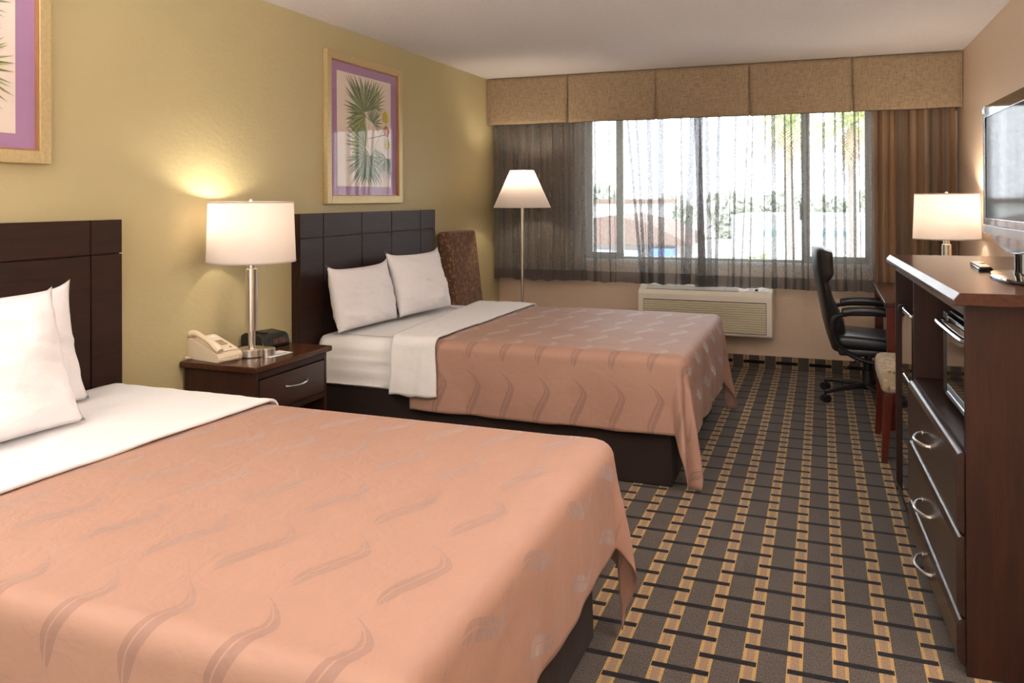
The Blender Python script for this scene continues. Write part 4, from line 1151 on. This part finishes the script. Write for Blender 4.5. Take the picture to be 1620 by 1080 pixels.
b = BM(); prism(b, [(-2.3, .35), (2.2, .35), (2.3, .9), (1.9, 1.15), (1.4, 1.9), (-2.1, 1.95), (-2.3, 1.7)], 'y', -.9, .9, .06); obj('body', b, 'whitewall', t)
b = BM(); box(b, -1.9, 1.2, -.93, -.88, 1.2, 1.75, .02); obj('side_window', b, 'palegl', t)
for x in (-1.5, 1.4):
    for y in (-.9, .9): b = BM(); lathe(b, [(0, -.1), (.33, -.1), (.35, 0), (.33, .1), (0, .1)], (x, y*.9, .35), n=24, ax='y'); obj('wheel', b, 'black', t)
def leafcloud(bm, c, r, n, rnd, s=.3, sq=.8):
    for k in range(n):
        d = V((rnd.gauss(0, 1), rnd.gauss(0, 1), rnd.gauss(0, 1))).normalized()*rnd.uniform(.55, 1.05)
        p = V(c)+V((d.x*r, d.y*r, d.z*r*sq)); a = V((rnd.uniform(-1, 1), rnd.uniform(-1, 1), rnd.uniform(-1, 1))).normalized(); q = a.cross(V((rnd.uniform(-1, 1), .3, 1))).normalized()
        w = s*rnd.uniform(.6, 1.3); bm.faces.new([bm.verts.new(p+a*w), bm.verts.new(p+q*w*.6), bm.verts.new(p-a*w), bm.verts.new(p-q*w*.6)])
def palm(x, y, ztop, r, label, seed):
    rnd = random.Random(seed); t = thing('palm_tree', label, 'tree', (x, y, GZ)); H = ztop-GZ
    b = BM(); tube(b, [(0, 0, 0), (.05, 0, H*.3), (-.04, 0, H*.7), (0, 0, H)], [.28, .22, .19, .22], 14); obj('trunk', b, 'trunk', t)
    for nm, m_, n, lo, hi in (('crown', 'frond', 34, -.1, 1.2), ('dry_fronds', 'frond_dry', 22, -1.35, -.5)):
        b = BM()
        for k in range(n):
            az = 2*pi*k/n*1.618*3+rnd.random(); el = rnd.uniform(lo, hi); L = r*rnd.uniform(.75, 1.1)*(1 if lo > -1 else .75)
            d = V((cos(az)*cos(el), sin(az)*cos(el), sin(el))); side = V((-sin(az), cos(az), 0)); pr_ = None
            for s in range(9):
                u = s/8; p = V((0, 0, H))+d*L*u+V((0, 0, -L*.75*u*u*(1 if lo > -1 else .4)))
                if pr_ is not None:
                    for sg in (-1, 1):
                        for h in (0., .5):
                            q0 = pr_+(p-pr_)*h; q = q0+side*sg*L*.24*sin(pi*min(.95, u+.08))+(p-pr_)*1.1+V((0, 0, -.14*L*u))
                            b.faces.new([b.verts.new(q0), b.verts.new(q0+(p-pr_)*.32), b.verts.new(q)])
                pr_ = p
        obj(nm, b, m_, t, 0)
    return t
palm(1.50, 36, 4.5, 2.3, 'palm tree with thin trunk outside the right part of the window', 1)
palm(4.2, 44, 5.0, 2.9, 'palm tree outside, half hidden by the right drape', 2)
def shrub(x, y, r, h, label, seed, m_='bush', group=None, s=.16, n=700, cat='shrub', name='shrub'):
    rnd = random.Random(seed); t = thing(name, label, cat, (x, y, GZ), 0, group)
    b = BM()
    for k in range(5):
        a = rnd.random()*6.28; leafcloud(b, (r*.45*cos(a), r*.45*sin(a), h-r*.8+rnd.uniform(-.25, .15)*r), r*.75, n//5, rnd, s)
    leafcloud(b, (0, 0, h*.4), r*.9, n//3, rnd, s*1.2, 1.2)
    obj('foliage', b, m_, t, 0)
    b = BM(); tube(b, [(0, 0, 0), (.03, 0, h*.4), (0, 0, h*.8)], [.10, .08, .03], 8); obj('stem', b, 'trunk', t)
    return t
shrub(.75, 25, .9, 3.0, 'leafy green shrub outside, seen low in the middle of the window', 1)
shrub(2.12, 21, .42, 2.7, 'small leafy shrub outside, just left of the right window mullion', 2)
shrub(3.3, 26, .8, 2.85, 'leafy green shrub outside, seen behind the office chair', 3)
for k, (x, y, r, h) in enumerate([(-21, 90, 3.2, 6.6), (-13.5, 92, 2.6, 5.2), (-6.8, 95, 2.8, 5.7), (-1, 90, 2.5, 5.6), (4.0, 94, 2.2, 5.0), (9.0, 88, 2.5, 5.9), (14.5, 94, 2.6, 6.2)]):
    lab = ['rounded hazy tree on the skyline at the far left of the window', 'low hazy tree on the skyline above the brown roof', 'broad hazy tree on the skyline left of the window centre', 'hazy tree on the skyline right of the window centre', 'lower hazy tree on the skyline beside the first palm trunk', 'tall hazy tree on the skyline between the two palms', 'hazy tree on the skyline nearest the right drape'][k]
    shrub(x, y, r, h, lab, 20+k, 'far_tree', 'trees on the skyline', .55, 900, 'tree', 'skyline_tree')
